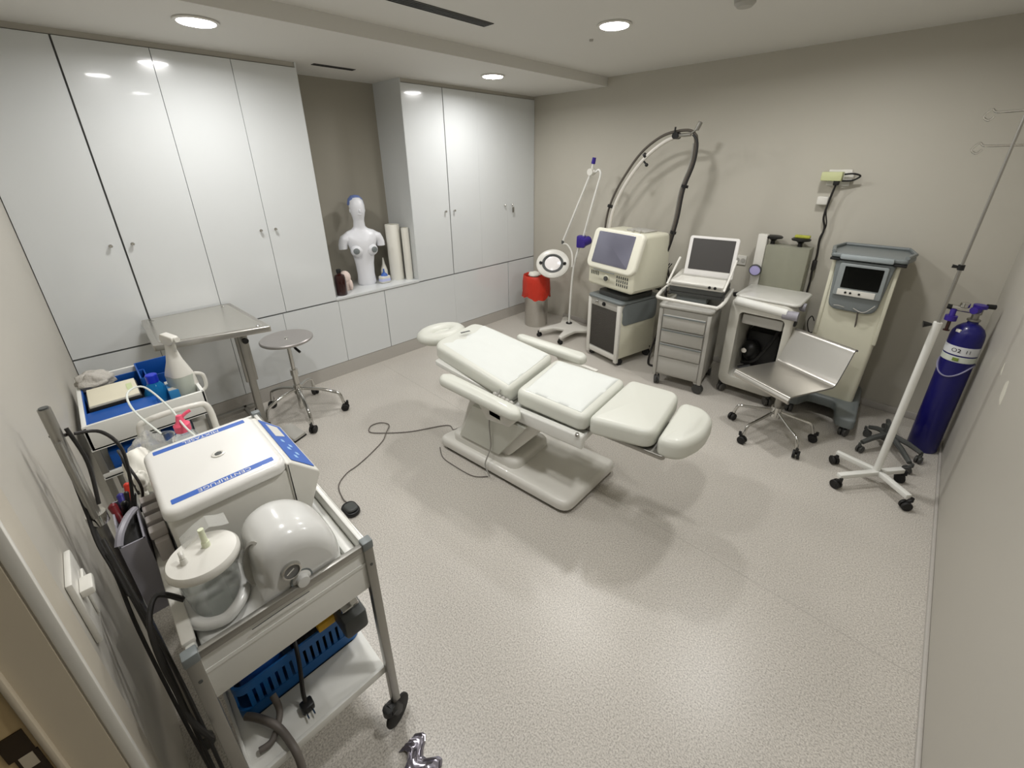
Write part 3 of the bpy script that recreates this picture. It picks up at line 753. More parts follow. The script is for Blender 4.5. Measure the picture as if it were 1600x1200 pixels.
B().slab(rrect(0, 0, .43, .53, .04), .605, .63, .008).obj('worktop', GREYM, t)
b = B(); b.slab(rrect(.02, 0, .36, .40, .06), .63, .672, .006); b.obj('riser', GREYD, t)
b = B(); b.slab(rrect(0, 0, .46, .20, .05), .2, .206, .002, f=lambda p: V(p.z, p.x+.01, p.y+.50)); b.obj('side_band', GREYM, t)  # thin mid-grey rounded band laid over the upper part of the cabinet side
for i, x in enumerate((-.09, .0)):
    m = V(0, -1, 0).to_track_quat('Z', 'Y').to_matrix()
    b = B(); b.lathe([(0, 0), (.020, 0), (.020, .006), (.014, .007), (.013, .016), (0, .017)], (x, y0-.004, .57), n=20, mat=m); b.obj('control_knob', BLACK if i else CHROME, t)
for i, (x, y) in enumerate(((-.17, -.2), (.17, -.19), (-.17, .2), (.17, .2))): caster(t, x, y, .034, i*1.2)
# machine body
t = thing('laser_console', 'cream boxy medical console with large lavender touch screen, standing on the grille front cabinet', 'medical machine', (LP[0], LP[1], .672), a12)
zb = 0
b = B(); b.slab(rrect(.03, 0, .30, .26, .03), -.0, .05, .005); b.obj('swivel_foot', GREYD, t)
prof = [(-.26, .05), (.22, .05), (.24, .20), (.20, .53), (-.10, .53), (-.235, .27), (-.285, .25), (-.26, .05)][:-1]
b = B(); b.slab(rpoly([(-.245, .05), (.22, .05), (.235, .22), (.20, .545), (-.14, .545), (-.245, .25)], [.03, .03, .03, .05, .05, .02]), -.25, .30, .03, .03, 5, f=lambda p: V(p.z, p.x, p.y)); b.obj('shell', CREAM, t, angle=50)
# tilted bezel
ang = math.radians(-18)
def bz(p): # local: x across, y up the face, z out of the face
    q = Matrix.Rotation(math.radians(90-18), 3, 'X') @ V(p.x, p.y, p.z)
    return V(q.x+.025, q.y-.272, q.z+.225)
b = B()
outer = rrect(0, .175, .58, .37, [.05, .05, .07, .07], 8)
b.slab(outer, -.05, .0, .02, .01, 5, f=bz); b.obj('bezel', M('cream_bezel', (228, 226, 210), .32, coat=.2), t, angle=50)
B().slab(rrect(-.005, .185, .43, .285, .012), -.001, .004, .002, 0, 2, f=bz).obj('touch_screen', GLASSY, t)
b = B(); b.box(-.14, .12, -.285, -.275, .205, .212, .002); b.obj('logo_strip', GREYM, t)
m = V(0, -1, 0).to_track_quat('Z', 'Y').to_matrix()
B().lathe([(0, 0), (.034, 0), (.034, .006), (.03, .008), (0, .008)], (0, -.246, .14), n=24, mat=m).obj('button_ring', CREAM, t)
B().lathe([(0, .006), (.022, .006), (.022, .018), (.018, .022), (0, .022)], (0, -.246, .14), n=24, mat=m).obj('stop_button', GREYD, t)
b = B()
for i in range(6):
    for j in range(3): b.box(.12+i*.024, .13+i*.024, -.249, -.243, .10+j*.034, .124+j*.034, .001)
for i in range(5): b.box(-.20+i*.022, -.192+i*.022, -.249, -.243, .15, .185, .001)
b.obj('vent_slot', GREYD, t)
b = B(); b.box(-.02, .20, -.02, .14, .545, .56, .006); b.cyl((.10, -.07, .545), (.12, -.07, .575), .012); b.cyl((.16, -.05, .545), (.18, -.05, .57), .010); b.obj('top_socket', GREYP, t)
# articulated arm with hoses
t = thing('hose_arm', 'tall arched silver hose arm with black hoses rising behind the touch screen machine', 'hose arm', (1.26, -.33, .0))
AO = (1.26, -.33, 0)
BOOM = M('boom_silver', (216, 212, 204), .35, metal=.15)
arc = [(1.30, -.33, .70), (1.285, -.34, 1.0), (1.30, -.35, 1.27), (1.36, -.35, 1.47), (1.475, -.35, 1.67), (1.61, -.35, 1.83), (1.76, -.35, 1.94), (1.88, -.35, 1.985)]
B().tube(arc, .016, n=10).obj('boom', BOOM, t, off=AO)
h1 = [(1.262, -.33, .70), (1.245, -.33, 1.0), (1.257, -.34, 1.27), (1.315, -.34, 1.48), (1.43, -.345, 1.68), (1.57, -.345, 1.845), (1.73, -.345, 1.96), (1.87, -.345, 2.0), (1.98, -.35, 1.995), (2.025, -.35, 1.93), (2.02, -.35, 1.78), (1.965, -.35, 1.58), (1.945, -.35, 1.34), (1.90, -.35, 1.10), (1.83, -.33, .97)]
B().tube([(p[0]-(.022 if i < 8 else 0), p[1]+.015, p[2]+(.018 if 4 < i < 9 else 0)) for i, p in enumerate(h1)], [.010]*4+[.011]*5+[.016]*6, n=10).obj('hose', HOSE, t, off=AO)
h2 = [(p[0]+.022, p[1]-.012, p[2]-.008) for p in h1[8:-1]] + [(1.83, -.30, .92)]
B().tube(h2, .009, n=8).obj('hose', CABLE, t, off=AO)
h3 = [(p[0]-.018, p[1]+.01, p[2]-.004) for p in h1[9:-1]] + [(1.80, -.28, .90)]
B().tube(h3, .009, n=8).obj('hose', ALU, t, off=AO)
b = B()
def band(b, p, d, r, w=.02):
    d = V(*d).normalized(); b.cyl(tuple(V(*p)-d*w/2), tuple(V(*p)+d*w/2), r, n=14)
band(b, (1.285, -.345, 1.40), (.3, 0, 1), .030); band(b, (1.60, -.35, 1.84), (.7, 0, .6), .024); band(b, (1.985, -.35, 1.60), (.2, 0, 1), .028); band(b, (1.935, -.35, 1.22), (.2, 0, 1), .026)
b.obj('hose_clip', BLACK, t, off=AO)
b = B(); b.cyl((1.585, -.35, 1.80), (1.62, -.36, 1.77), .008); b.sph((1.625, -.36, 1.765), .016, 10); b.cyl((1.86, -.38, 1.985), (1.86, -.31, 1.985), .026); b.cyl((1.84, -.35, 1.985), (1.845, -.35, 2.05), .007); b.obj('clamp', BLACK, t, off=AO)
b = B(); b.cyl((1.97, -.35, 1.99), (2.03, -.35, 2.03), .008); b.cyl((2.02, -.35, 2.02), (2.045, -.35, 2.075), .017); b.cyl((1.88, -.35, 1.985), (1.98, -.35, 1.99), .014); b.obj('arm_tip', ALU, t, off=AO)
b = B()
for k in range(5):
    x = 1.79+.02*k
    b.tube([(x, -.28, .97), (x+.06, -.3, .90-.02*k), (x+.04+.02*k, -.3, .74-.015*k), (x-.01, -.29, .68), (x-.02, -.27, .80), (x+.05, -.26, .93)], .005, n=6)
b.cyl((1.75, -.30, .93), (1.85, -.30, .96), .02); b.obj('cable_bundle', CABLE, t, off=AO)
cb = B().tube([(1.86, -.2, .7), (1.90, -.24, .5), (1.88, -.3, .25), (1.86, -.36, .06), (1.92, -.5, .012), (1.98, -.52, .012)], .010).obj('power_cable', CABLE)
tag(cb, 'black cable dropping between the console cabinet and the drawer trolley', 'cable')

# ------------------------------------------------------------------ drawer trolley with ultrasound unit
th = math.radians(9.5)
UP = (2.296-math.sin(th)*.24, -.79+math.cos(th)*.24, 0)
t = thing('drawer_trolley', 'light grey drawer trolley on castors with white loop handle', 'trolley', UP, th)
y0 = -.24
b = B(); b.box(-.18, .21, y0+.012, .24, .10, .70, .018, 3); b.obj('body', GREYP, t)
b = B(); b.box(-.185, -.155, y0-.004, y0+.03, .09, .69, .008); b.box(.185, .215, y0-.004, y0+.03, .09, .69, .008); b.obj('corner_post', GREYP, t)
b = B(); b.slab(rrect(.015, 0, .42, .50, .04), .70, .728, .012); b.obj('top', GREYP, t)
for z0_, z1_ in ((.53, .645), (.405, .52), (.28, .395)):
    d = B().box(-.148, .178, y0-.006, y0+.02, z0_, z1_, .006).obj('drawer', GREYP, t)
    B().box(-.148, .178, y0-.012, y0-.004, z1_-.012, z1_-.002, .002).obj('drawer_pull', GREYM, d)
B().box(-.148, .178, y0+.004, y0+.02, .12, .27, .006).obj('lower_panel', GREYP, t)
for i, (x, y) in enumerate(((-.15, -.2), (.19, -.2), (-.15, .2), (.19, .2))):
    caster(t, x, y, .042, -1.2+i, h=.095, forkm=GREYP, wheelm=M('grey_caster', (60, 60, 58), .5), w=.02)
b = B(); b.box(-.10, .14, -.12, .14, .728, .80, .02); b.obj('pedestal', GREYM, t)
b = B(); b.tube([(-.17, .12, .83), (-.195, -.05, .825), (-.20, -.26, .805), (-.17, -.32, .80), (-.02, -.325, .795), (.22, -.325, .79), (.255, -.31, .79), (.278, -.24, .81), (.282, -.05, .825), (.28, .10, .83)], .014, n=10); b.obj('loop_handle', WHITEP, t, angle=60)
b = B(); b.box(-.15, .25, -.17, .18, .80, .83, .01); b.obj('platform', GREYD, t)
t = thing('ultrasound_unit', 'portable ultrasound unit with grey screen tilted up on the drawer trolley', 'medical monitor', (UP[0], UP[1], .83), th)
b = B(); b.box(-.145, .25, -.18, .16, .0, .05, .012); b.obj('base', GREYD, t)
b = B(); b.box(-.15, .255, -.185, .17, .05, .10, .014, 3, rot=Matrix.Rotation(math.radians(4), 3, 'X')); b.obj('keyboard_deck', WHITEP, t)
b = B(); b.box(-.13, .24, -.196, -.18, .062, .078, .002); b.obj('front_slot', GREYP, t)
b = B()
for x in (.155, .195): b.lathe([(0, 0), (.011, 0), (.011, .008), (0, .008)], (x, -.19, .07), n=14, mat=m)
b.obj('port', BLACK, t)
def sc(p):
    q = Matrix.Rotation(math.radians(90-14), 3, 'X') @ V(p.x, p.y, p.z)
    return V(q.x+.09, q.y+.0, q.z+.10)
B().slab(rrect(0, .155, .37, .325, .02), -.025, 0, .006, .006, 3, f=sc).obj('screen_frame', M('ultrasound_frame', (218, 216, 212), .35), t)
B().slab(rrect(0, .175, .315, .245, .004), -.001, .002, 0, 0, f=sc).obj('display', SCREEN, t)
b = B(); b.box(-.10, .27, -.02, .02, .085, .11, .006); b.obj('hinge', GREYP, t)
for q_ in ([(.262, -.22, .06), (.275, -.12, .16), (.285, -.02, .26)], [(-.155, -.22, .06), (-.14, -.12, .16), (-.13, -.02, .24)]): B().tube(q_, .009, n=8, sm=False).obj('side_bar', WHITEP, t)
b = B()
for x in (-.16, .27): b.tube([(x, -.2, .03), (x, -.24, -.02), (x+.01, -.2, -.05)], .005, n=6)
b.obj('probe_cable', CABLE, t)
b = B(); b.tube([(.30, .05, -.02), (.34, .05, -.01), (.36, .12, -.03)], .018, n=8); b.obj('probe_holder', BLACK, t)
t = thing('wall_socket', 'white wall socket behind the ultrasound unit', 'socket', (2.41, 0, .99))
B().box(2.37, 2.46, -.012, 0, .955, 1.035, .003).obj('plate', WHITEP, t, off=(2.41, 0, .99))
b = B(); b.lathe([(0, 0), (.018, 0), (.018, .004), (0, .004)], (2.39, -.013, .995), n=18, mat=m); b.lathe([(0, 0), (.018, 0), (.018, .004), (0, .004)], (2.437, -.013, .995), n=18, mat=m); b.obj('outlet', GREYP, t, off=(2.41, 0, .99))

# ------------------------------------------------------------------ gas mixing machine in an open white frame
GO = (2.78, -.33, 0)
t = thing('gas_machine', 'white open-sided frame machine with two black knobs and a gauge, behind the steel chair', 'medical machine', GO)
b = B()
F1, F2 = -.575, -.13
outer = rrect(2.785, .455, .44, .75, .07, 8); inner = rrect(2.80, .445, .31, .55, .03, 8)
# hollow frame: loft outer front, inner front, inner back, outer back
def ringpts(o, y): return [V(p[0], y, p[1]) for p in o]
def inset(o, d, c=(2.785, .455)): return [(c[0]+(p[0]-c[0])*(1-d/.22), c[1]+(p[1]-c[1])*(1-d/.375)) for p in o]
b.loft([ringpts(outer, F2), ringpts(outer, F1+.03), ringpts(inset(outer, .004), F1+.012), ringpts(inset(outer, .014), F1), ringpts(inner, F1), ringpts(inner, F2)], cap=False)
b.box(2.60, 2.96, F2-.005, F2+.005, .12, .78)
b.obj('frame', M('pale_grey_shell', (196, 194, 184), .35, coat=.15), t, off=GO, angle=50)
b = B(); b.box(2.66, 2.94, -.54, -.15, .62, .70, .01); b.obj('inner_housing', GREYP, t, off=GO)
b = B(); b.sph((2.72, -.33, .34), (.07, .07, .09), 14); b.box(2.66, 2.90, -.30, -.15, .18, .5, .02); b.tube([(2.68, -.4, .24), (2.78, -.42, .3), (2.86, -.4, .46), (2.90, -.35, .6)], .012); b.cyl((2.68, -.45, .20), (2.76, -.42, .24), .025); b.obj('compressor', BLACK, t, off=GO)
b = B(); b.lathe([(0, 0), (.02, 0), (.02, .03), (0, .03)], (2.69, -.40, .36), n=16, mat=m); b.obj('regulator', CHROME, t, off=GO)
b = B(); b.slab(rrect(2.80, -.36, .44, .42, .05), .825, .848, .012); b.obj('top_tray', M('tray_grey', (204, 203, 196), .3, coat=.2), t, off=GO)
B().cyl((2.60, -.565, .80), (2.955, -.565, .775), .034, .034, 24).obj('front_roll', WHITEM, t, off=GO)
for (x, y, z, r) in ((2.99, -.565, .765, .035), (3.0, -.42, .80, .032)):
    B().cyl((x-.06, y, z), (x+.035, y, z), r, r*.96, 20).obj('side_knob', LAV, t, off=GO)
b = B(); b.box(2.96, 3.02, -.55, -.5, .68, .72, .01); b.obj('side_bracket', BLACK, t, off=GO)
b = B(); b.box(2.555, 2.625, -.16, -.10, .78, 1.25, .008); b.obj('backplate', WHITEP, t, off=GO)
b = B(); b.box(2.63, 2.93, -.17, -.03, .80, 1.175, .008); b.obj('flow_chamber', SMOKE, t, off=GO)
b = B()
for x in (2.69, 2.79, 2.87): b.cyl((x, -.15, .84), (x, -.15, 1.15), .016, n=14)
b.obj('flow_tube', M('tube_clear', (205, 205, 195), .15, alpha=.6, trans=.4), t, off=GO)
for x, yy in ((2.655, -.10), (2.845, -.10)):
    k = B().lathe([(0, 0), (.018, 0), (.015, .04), (.03, .055), (.062, .062), (.066, .072), (.055, .080), (0, .083)], (x, yy, 1.16), n=26).obj('black_knob', BLACK, t, off=GO)
b = B(); b.box(2.80, 2.90, -.12, -.08, 1.243, 1.262, .003); b.obj('knob_tag', M('tag_yellow_green', (176, 178, 70), .6, var=.3, vscale=80), t, off=GO)
g = B().lathe([(0, 0), (.045, 0), (.048, .01), (.045, .024), (.040, .024), (.040, .018), (0, .018)], (2.59, -.17, .965), n=28, mat=m).obj('gauge', GREYD, t, off=GO)
B().lathe([(0, .018), (.040, .018), (.040, .020), (0, .020)], (2.59, -.17, .965), n=28, mat=m).obj('dial', FACE, g, off=GO)
for i, (x, y) in enumerate(((2.60-GO[0], -.53-GO[1]), (2.95-GO[0], -.53-GO[1]), (2.6-GO[0], -.18-GO[1]), (2.95-GO[0], -.18-GO[1]))): caster(t, x, y, .034, 1.2+i, h=.085, wheelm=M('grey_wheel', (84, 82, 78), .5))

# ------------------------------------------------------------------ tower unit
TO = (3.29, -.25, 0)
t = thing('tower_unit', 'tall cream column machine with grey display panel and grey top tray by the back wall', 'medical machine', TO)
b = B()
lo = rpoly([(3.12, -.38), (3.45, -.38), (3.44, -.05), (3.13, -.05)], .03); hi = rpoly([(3.115, -.39), (3.475, -.39), (3.46, -.06), (3.13, -.06)], .03)
mid = rpoly([(3.10, -.388), (3.465, -.388), (3.45, -.05), (3.12, -.05)], .03)
b.loft([[V(x, y, .16) for x, y in lo], [V(x, y, .55) for x, y in mid], [V(x, y, 1.17) for x, y in hi]]); b.obj('column', CREAM, t, off=TO, angle=50)
for q_ in (3.112, 3.45): B().box(q_, q_+.023, -.396, -.36, .62, 1.17, .006).obj('edge_strip', CREAM, t, off=TO)
f = lambda p: V(p.x, -.39-p.z, p.y)
pn = B().slab(rpoly([(3.155, .83), (3.42, .83), (3.45, 1.17), (3.135, 1.17)], [.06, .06, .02, .02]), 0, .035, .012, 0, 4, f=f).obj('display_panel', GREYM, t, off=TO, angle=50)
B().slab(rrect(3.295, 1.045, .26, .22, .012), .035, .05, .006, 0, 3, f=f).obj('screen_frame', M('panel_grey_light', (138, 144, 144), .4), pn, off=TO)
B().slab(rrect(3.300, 1.065, .205, .145, .004), .05, .052, 0, 0, f=f).obj('screen', SCREENB, pn, off=TO)
B().slab(rrect(3.290, .962, .205, .04, .004), .05, .054, .001, 0, 2, f=f).obj('key_strip', WHITEP, pn, off=TO)
b = B()
for x in (3.235, 3.262, 3.31): b.lathe([(0, 0), (.007, 0), (.007, .003), (0, .003)], (x, -.444, .962), n=12, mat=m)
b.obj('key', BLACK, pn, off=TO)
b = B(); b.tube([(3.30, -.43, .86), (3.36, -.44, .845), (3.41, -.435, .90)], .003, n=6); b.tube([(3.19, -.43, .86), (3.22, -.44, .865), (3.25, -.43, .855)], .003, n=6); b.obj('scratch_edge', GREYP, pn, off=TO)
tr = B().slab(rpoly([(3.10, -.43), (3.50, -.43), (3.53, -.24), (3.49, -.04), (3.11, -.04), (3.08, -.24)], .03), 1.185, 1.215, .01, .01, 3).obj('top_tray', GREYM, t, off=TO)
b = B(); b.tube([(3.11, -.42, 1.225), (3.085, -.24, 1.225), (3.12, -.05, 1.225), (3.48, -.05, 1.225), (3.52, -.24, 1.225), (3.49, -.42, 1.225)], .012, n=8, sm=False); b.obj('tray_rim', GREYM, tr, off=TO)
b = B(); b.box(3.155, 3.435, -.452, -.42, 1.18, 1.212, .008); b.obj('front_lip', M('lip_grey', (150, 158, 160), .35), tr, off=TO)
b = B(); b.box(3.10, 3.155, -.44, -.38, 1.168, 1.184, .004); b.box(3.435, 3.50, -.44, -.38, 1.168, 1.184, .004); b.obj('tray_clip', BLACK, tr, off=TO)
b = B(); b.slab(rpoly([(3.05, -.55), (3.15, -.55), (3.19, -.42), (3.36, -.42), (3.40, -.66), (3.51, -.66), (3.47, -.03), (3.08, -.03)], .04), .085, .16, .02, .01, 4); b.obj('base', GREYM, t, off=TO)
for i, (x, y) in enumerate(((3.10, -.50), (3.46, -.60), (3.10, -.10), (3.45, -.10))): caster(t, x-TO[0], y-TO[1], .034, [-PI/2, -1.9, .5, .5][i], h=.09, forkm=GREYM, wheelm=M('tower_wheel', (70, 70, 68), .5))
b = B(); b.tube([(3.33, -.42, .84), (3.335, -.38, .7), (3.31, -.37, .55), (3.30, -.40, .45)], .005, n=6); b.obj('lead', CABLEG, t, off=TO)
b = B(); b.tube([(3.06, -.1, .62), (3.04, -.12, .66), (3.02, -.1, .60), (3.05, -.1, .52), (3.10, -.08, .55)], .004, n=6); b.obj('rear_cable', CABLE, t, off=TO)

# ------------------------------------------------------------------ wall adapter boxes and their cable
t = thing('adapter_box', 'pale green plastic box plugged in high on the back wall', 'adapter', (2.93, 0, 1.69))
O_ = (2.93, 0, 1.69)
B().box(2.875, 3.00, -.11, -.012, 1.655, 1.715, .006).obj('body', GREENC, t, off=O_)
b = B(); b.box(2.90, 3.04, -.012, 0, 1.62, 1.73, .004); b.box(3.0, 3.06, -.06, 0, 1.66, 1.712, .006); b.obj('socket_plate', WHITEP, t, off=O_)
b = B(); b.tube([(3.01, -.09, 1.70), (3.06, -.10, 1.705), (3.10, -.08, 1.69), (3.06, -.06, 1.66), (3.0, -.07, 1.655)], .006, n=6); b.box(2.955, 2.99, -.10, -.06, 1.625, 1.66, .006); b.obj('plug', BLACK, t, off=O_)
t = thing('wall_plug', 'small white plug adapter on the back wall below the green box', 'plug', (2.905, 0, 1.51))
B().box(2.875, 2.945, -.06, 0, 1.485, 1.545, .008, 3).obj('body', WHITEP, t, off=(2.905, 0, 1.51))
cb = B(); cb.tube([(2.972, -.08, 1.63), (2.955, -.07, 1.52), (2.945, -.06, 1.40), (2.965, -.05, 1.32), (2.955, -.05, 1.22), (2.962, -.05, 1.12), (2.955, -.05, 1.02), (2.96, -.05, .92), (2.958, -.05, .80), (2.98, -.06, .66)], .007)
cb.tube([(2.965, -.075, 1.60), (2.95, -.07, 1.46), (2.972, -.05, 1.34), (2.95, -.05, 1.24), (2.965, -.06, 1.12)], .0045); cb.box(2.945, 2.975, -.072, -.04, 1.0, 1.08, .008)
o = cb.obj('power_cable', CABLE); tag(o, 'black cable hanging down the back wall from the green adapter box', 'cable')

# ------------------------------------------------------------------ steel chair (local: seat centre, front = -y, rotated)
CHO = (3.085, -.88, 0)
ca = math.radians(-25)
t = thing('steel_task_chair', 'perforated grey metal task chair with one-piece bent seat and back on chrome castors', 'chair', CHO, ca)
prof = [(-.215, .385), (-.225, .40), (-.215, .42), (-.19, .43), (0, .425), (.15, .42), (.18, .425), (.20, .445), (.225, .50), (.275, .63), (.285, .655), (.30, .665), (.315, .655)]
prof = [(p.x, p.y) for p in smoothpts([(a_, b_, 0) for a_, b_ in prof], sub=5)]
B().sheet(prof, .42, .010, f=lambda p: V(p.y, p.x, p.z)).obj('seat', SEATM, t, angle=50)
b = B(); b.cyl((0, .0, .17), (0, .0, .415), .022); b.box(-.11, .11, -.10, .10, .395, .415, .006); b.obj('column', ALU, t)
b = B(); b.cyl((0, 0, .12), (0, 0, .2), .034); b.obj('hub', CHROME, t)
def loc2(pts, o, a):
    return [((x-o[0])*math.cos(a)+(y-o[1])*math.sin(a), -(x-o[0])*math.sin(a)+(y-o[1])*math.cos(a)) for x, y in pts]
star_base(t, loc2([(2.827, -.923), (2.978, -1.177), (3.285, -1.103), (3.323, -.832), (3.046, -.657)], CHO, ca), (0, 0), .165, CHROME, r_arm=.010, cr=.027)

# ------------------------------------------------------------------ spare star base, oxygen cylinder, infusion stand
SB = (3.69, -.56, 0)
t = thing('star_wheel_base', 'dark grey five-armed castor base on the floor behind the white infusion stand', 'base', SB)
B().lathe([(0, .06), (.045, .06), (.045, .10), (.032, .11), (.03, .17), (0, .17)], n=20).obj('hub', GREYD, t)
for i, (x, y) in enumerate(loc2([(3.585, -.50), (3.575, -.745), (3.67, -.31), (3.815, -.80), (3.86, -.63)], SB, 0)):
    L_ = math.hypot(x, y); ux, uy = x/L_, y/L_
    b = B(); b.tube([(ux*.03, uy*.03, .10), (ux*L_*.6, uy*L_*.6, .095), (x, y, .075)], [.019, .017, .014], n=8, sm=False); b.obj('leg', GREYD, t)
    caster(t, x, y, .024, i*1.1, h=.062, forkm=GREYD, wheelm=M('base_wheel', (66, 66, 64), .5), w=.016)
OC = (3.868, -.40, 0)
t = thing('oxygen_cylinder', 'tall dark blue oxygen cylinder with white labels in the corner', 'gas cylinder', OC)
B().lathe([(0, .0), (.074, .0), (.077, .006), (.077, .80), (.074, .83), (.060, .86), (.040, .88), (.026, .888), (.024, .90), (0, .90)], n=40).obj('body', BLUEC, t)
B().lathe([(.0775, .70), (.0785, .701), (.0785, .752), (.0775, .753)], n=40).obj('label_band', M('label_white', (214, 216, 218), .5), t)
B().lathe([(.0775, .655), (.0783, .656), (.0783, .69), (.0775, .691)], n=40).obj('label_band', M('label_white_green', (206, 212, 200), .5, var=.12, vscale=30), t)
m_ = Matrix.Rotation(math.radians(90), 4, 'X')
def curvetext(body, z, size, a0, mt, nm):
    tx = text(nm, body, size, mt, t, (0, 0, z), (PI/2, 0, 0))
    for v in tx.data.vertices:      # wrap around the cylinder
        a = a0+v.co.x/.0790; r = .0790+v.co.z*.3
        v.co = (r*math.sin(a), v.co.y, r*math.cos(a))
curvetext('O2', .727, .034, -.35, INK, 'lettering'); curvetext('2  11', .727, .03, .15, INK, 'lettering')
B().box(-.014, .014, -.0810, -.077, .663, .683, .001).xf(Matrix.Rotation(-.2, 4, 'Z')).obj('hazard_mark', GREENT, t)
B().box(-.012, .012, -.074, -.0625, .835, .852, .001).xf(Matrix.Rotation(-.75, 4, 'Z')).obj('sticker', PAPER, t)
ch = [(.080*math.cos(a), .080*math.sin(a), .64-.085*max(0, math.cos(a+2.0))**1.5*1.0) for a in [2*PI*k/20 for k in range(20)]]
B().tube(ch, .0045, n=6, closed=True, sub=3).obj('chain', M('chain_lavender', (152, 150, 176), .4, metal=.4), t)
b = B(); b.cyl((0, 0, .90), (0, 0, .955), .017); b.cyl((0, 0, .905), (0, 0, .915), .03); b.cyl((.0, 0, .945), (0, 0, .985), .024); b.obj('valve', ALU, t)
b = B(); b.cyl((0, -.02, .975), (-.02, -.05, .975), .02); b.lathe([(0, 0), (.032, 0), (.032, .02), (0, .02)], (.005, -.005, .985), n=20); b.obj('valve_wheel', BLUEV, t)
b = B(); b.cyl((.01, -.01, .965), (-.115, -.04, .975), .018, n=14); b.cyl((-.06, -.03, .985), (-.06, -.03, 1.01), .022); b.obj('regulator', CHROME, t)
b = B(); b.cyl((-.115, -.04, .975), (-.145, -.045, .98), .015); b.cyl((.03, .0, 1.0), (.065, .01, 1.0), .014); b.cyl((.0, 0, .985), (.04, .0, 1.0), .010); b.obj('knob', BLACK, t)
b = B(); b.cyl((-.10, -.06, .90), (-.10, -.06, .93), .028); b.cyl((-.10, -.06, .925), (-.10, -.05, .965), .014); b.obj('flow_knob', BLUEV, t)
b = B(); b.cyl((-.10, -.06, .84), (-.10, -.06, .90), .009); b.cyl((-.10, -.06, .835), (-.10, -.06, .842), .016); b.obj('outlet_tube', BROWN, t)
IV = (3.69, -1.05, 0)
t = thing('infusion_stand', 'white infusion stand on cross base with castors and thin chrome pole with hooks', 'infusion stand', IV)
tips = [(3.475, -1.0), (3.525, -1.25), (3.79, -.93), (3.835, -1.19)]
b = B()
for x, y in tips:
    d = Vector((x-IV[0], y-IV[1])); l_ = d.length; a = math.atan2(d.y, d.x)
    b.box(0, l_, -.016, .016, .07, .098, .004, rot=a, piv=(0, 0, 0))
b.obj('cross_base', WHITEM, t)
for i, (x, y) in enumerate(tips): caster(t, x-IV[0], y-IV[1], .027, 2.2+i*.5, h=.068, w=.018)
b = B(); b.cyl((-.012, 0, .08), (.008, 0, 1.03), .0175, n=20); b.obj('pole', WHITEM, t)
b = B(); b.cyl((.008, 0, 1.0), (.014, 0, 1.31), .0075); b.cyl((.014, 0, 1.3), (0.030, 0, 1.985), .006); b.obj('inner_pole', ALU, t)
b = B(); b.cyl((-.012, -.005, 1.015), (-.045, -.01, 1.01), .006, .018, 12); b.cyl((.014, 0, 1.30), (.014, 0, 1.325), .013); b.cyl((.014, 0, 1.312), (-.018, -.0, 1.315), .005, .009, 10); b.obj('clamp_knob', BLACK, t)
for a, z in ((2.9, 1.985), (-.3, 1.985), (2.95, 1.85), (-.2, 1.85)):
    c, s_ = math.cos(a), math.sin(a)
    B().tube([(.028, 0, z), (.028+c*.085, s_*.085, z), (.028+c*.105, s_*.105, z+.012), (.028+c*.125, s_*.125, z-.015), (.028+c*.105, s_*.105, z-.032), (.028+c*.09, s_*.09, z-.015)], .0042, n=6).obj('hook', CHROME, t)

# ------------------------------------------------------------------ front trolley
FO = (2.2, -3.84, 0)
X0, X1, Y0, Y1, ZR, ZT_ = 1.70, 2.66, -4.045, -3.635, .83, .765
t = thing('utility_trolley', 'white two-tier utility trolley with metal legs in the foreground', 'trolley', FO)
b = B()
b.box(X0, X1, Y0, Y1, ZT_-.01, ZT_, 0)
b.box(X0, X1, Y0, Y0+.018, ZT_-.09, ZR, .004); b.box(X0, X1, Y1-.016, Y1, ZT_-.09, ZR, .004)
b.box(X1-.014, X1-.002, Y0+.01, Y1-.01, .665, ZR-.008, .003); b.box(X0, X0+.014, Y0+.01, Y1-.01, .665, ZR-.008, .003)
b.box(X0+.01, X1-.01, Y1-.05, Y1-.016, ZT_, ZT_+.022, .008)
b.obj('top_tray', WHITEM, t, off=FO)
b = B(); b.box(X1-.012, X1+.004, Y0+.012, Y1-.012, ZR-.022, ZR, .003); b.box(X0+.02, X1-.02, Y1-.004, Y1+.002, ZR-.012, ZR, .001); b.obj('edge_rail', ALU, t, off=FO)
b = B(); b.box(X0+.02, X1-.03, Y0-.004, Y0+.022, ZR-.006, ZR+.010, .005); b.obj('side_rail', WHITEP, t, off=FO)
for x in (X0+.012, X1-.004):
    for y in (Y0+.004, Y1-.004):
        b = B(); b.box(x-.012, x+.012, y-.013, y+.013, .12, ZR-.01, .002); lg = b.obj('leg', ALU, t, off=FO)
        B().box(x-.014, x+.014, y-.015, y+.015, ZR-.02, ZR+.008, .004).obj('leg_cap', GREYM, lg, off=FO)
        b = B(); b.cyl((x, y+.014, .30), (x, y+.016, .30), .004); b.cyl((x+.012, y, .755), (x+.014, y, .755), .004); b.obj('rivet', GREYD, lg, off=FO)
b = B(); b.box(X0+.01, X1-.01, Y0+.015, Y1-.015, .285, .297, .003); b.box(X0+.01, X1-.01, Y0+.012, Y0+.02, .27, .31, .002); b.box(X1-.02, X1-.008, Y0+.015, Y1-.015, .27, .299, .002)
b.obj('lower_shelf', WHITEM, t, off=FO)
for i, (x, y) in enumerate(((X0+.012, Y0+.004), (X0+.012, Y1-.004), (X1-.004, Y0+.004), (X1-.004, Y1-.004))): caster(t, x-FO[0], y-FO[1], .052, [.3, 2.2, 1.2, 1.9][i], h=.115, w=.012, twin=False)
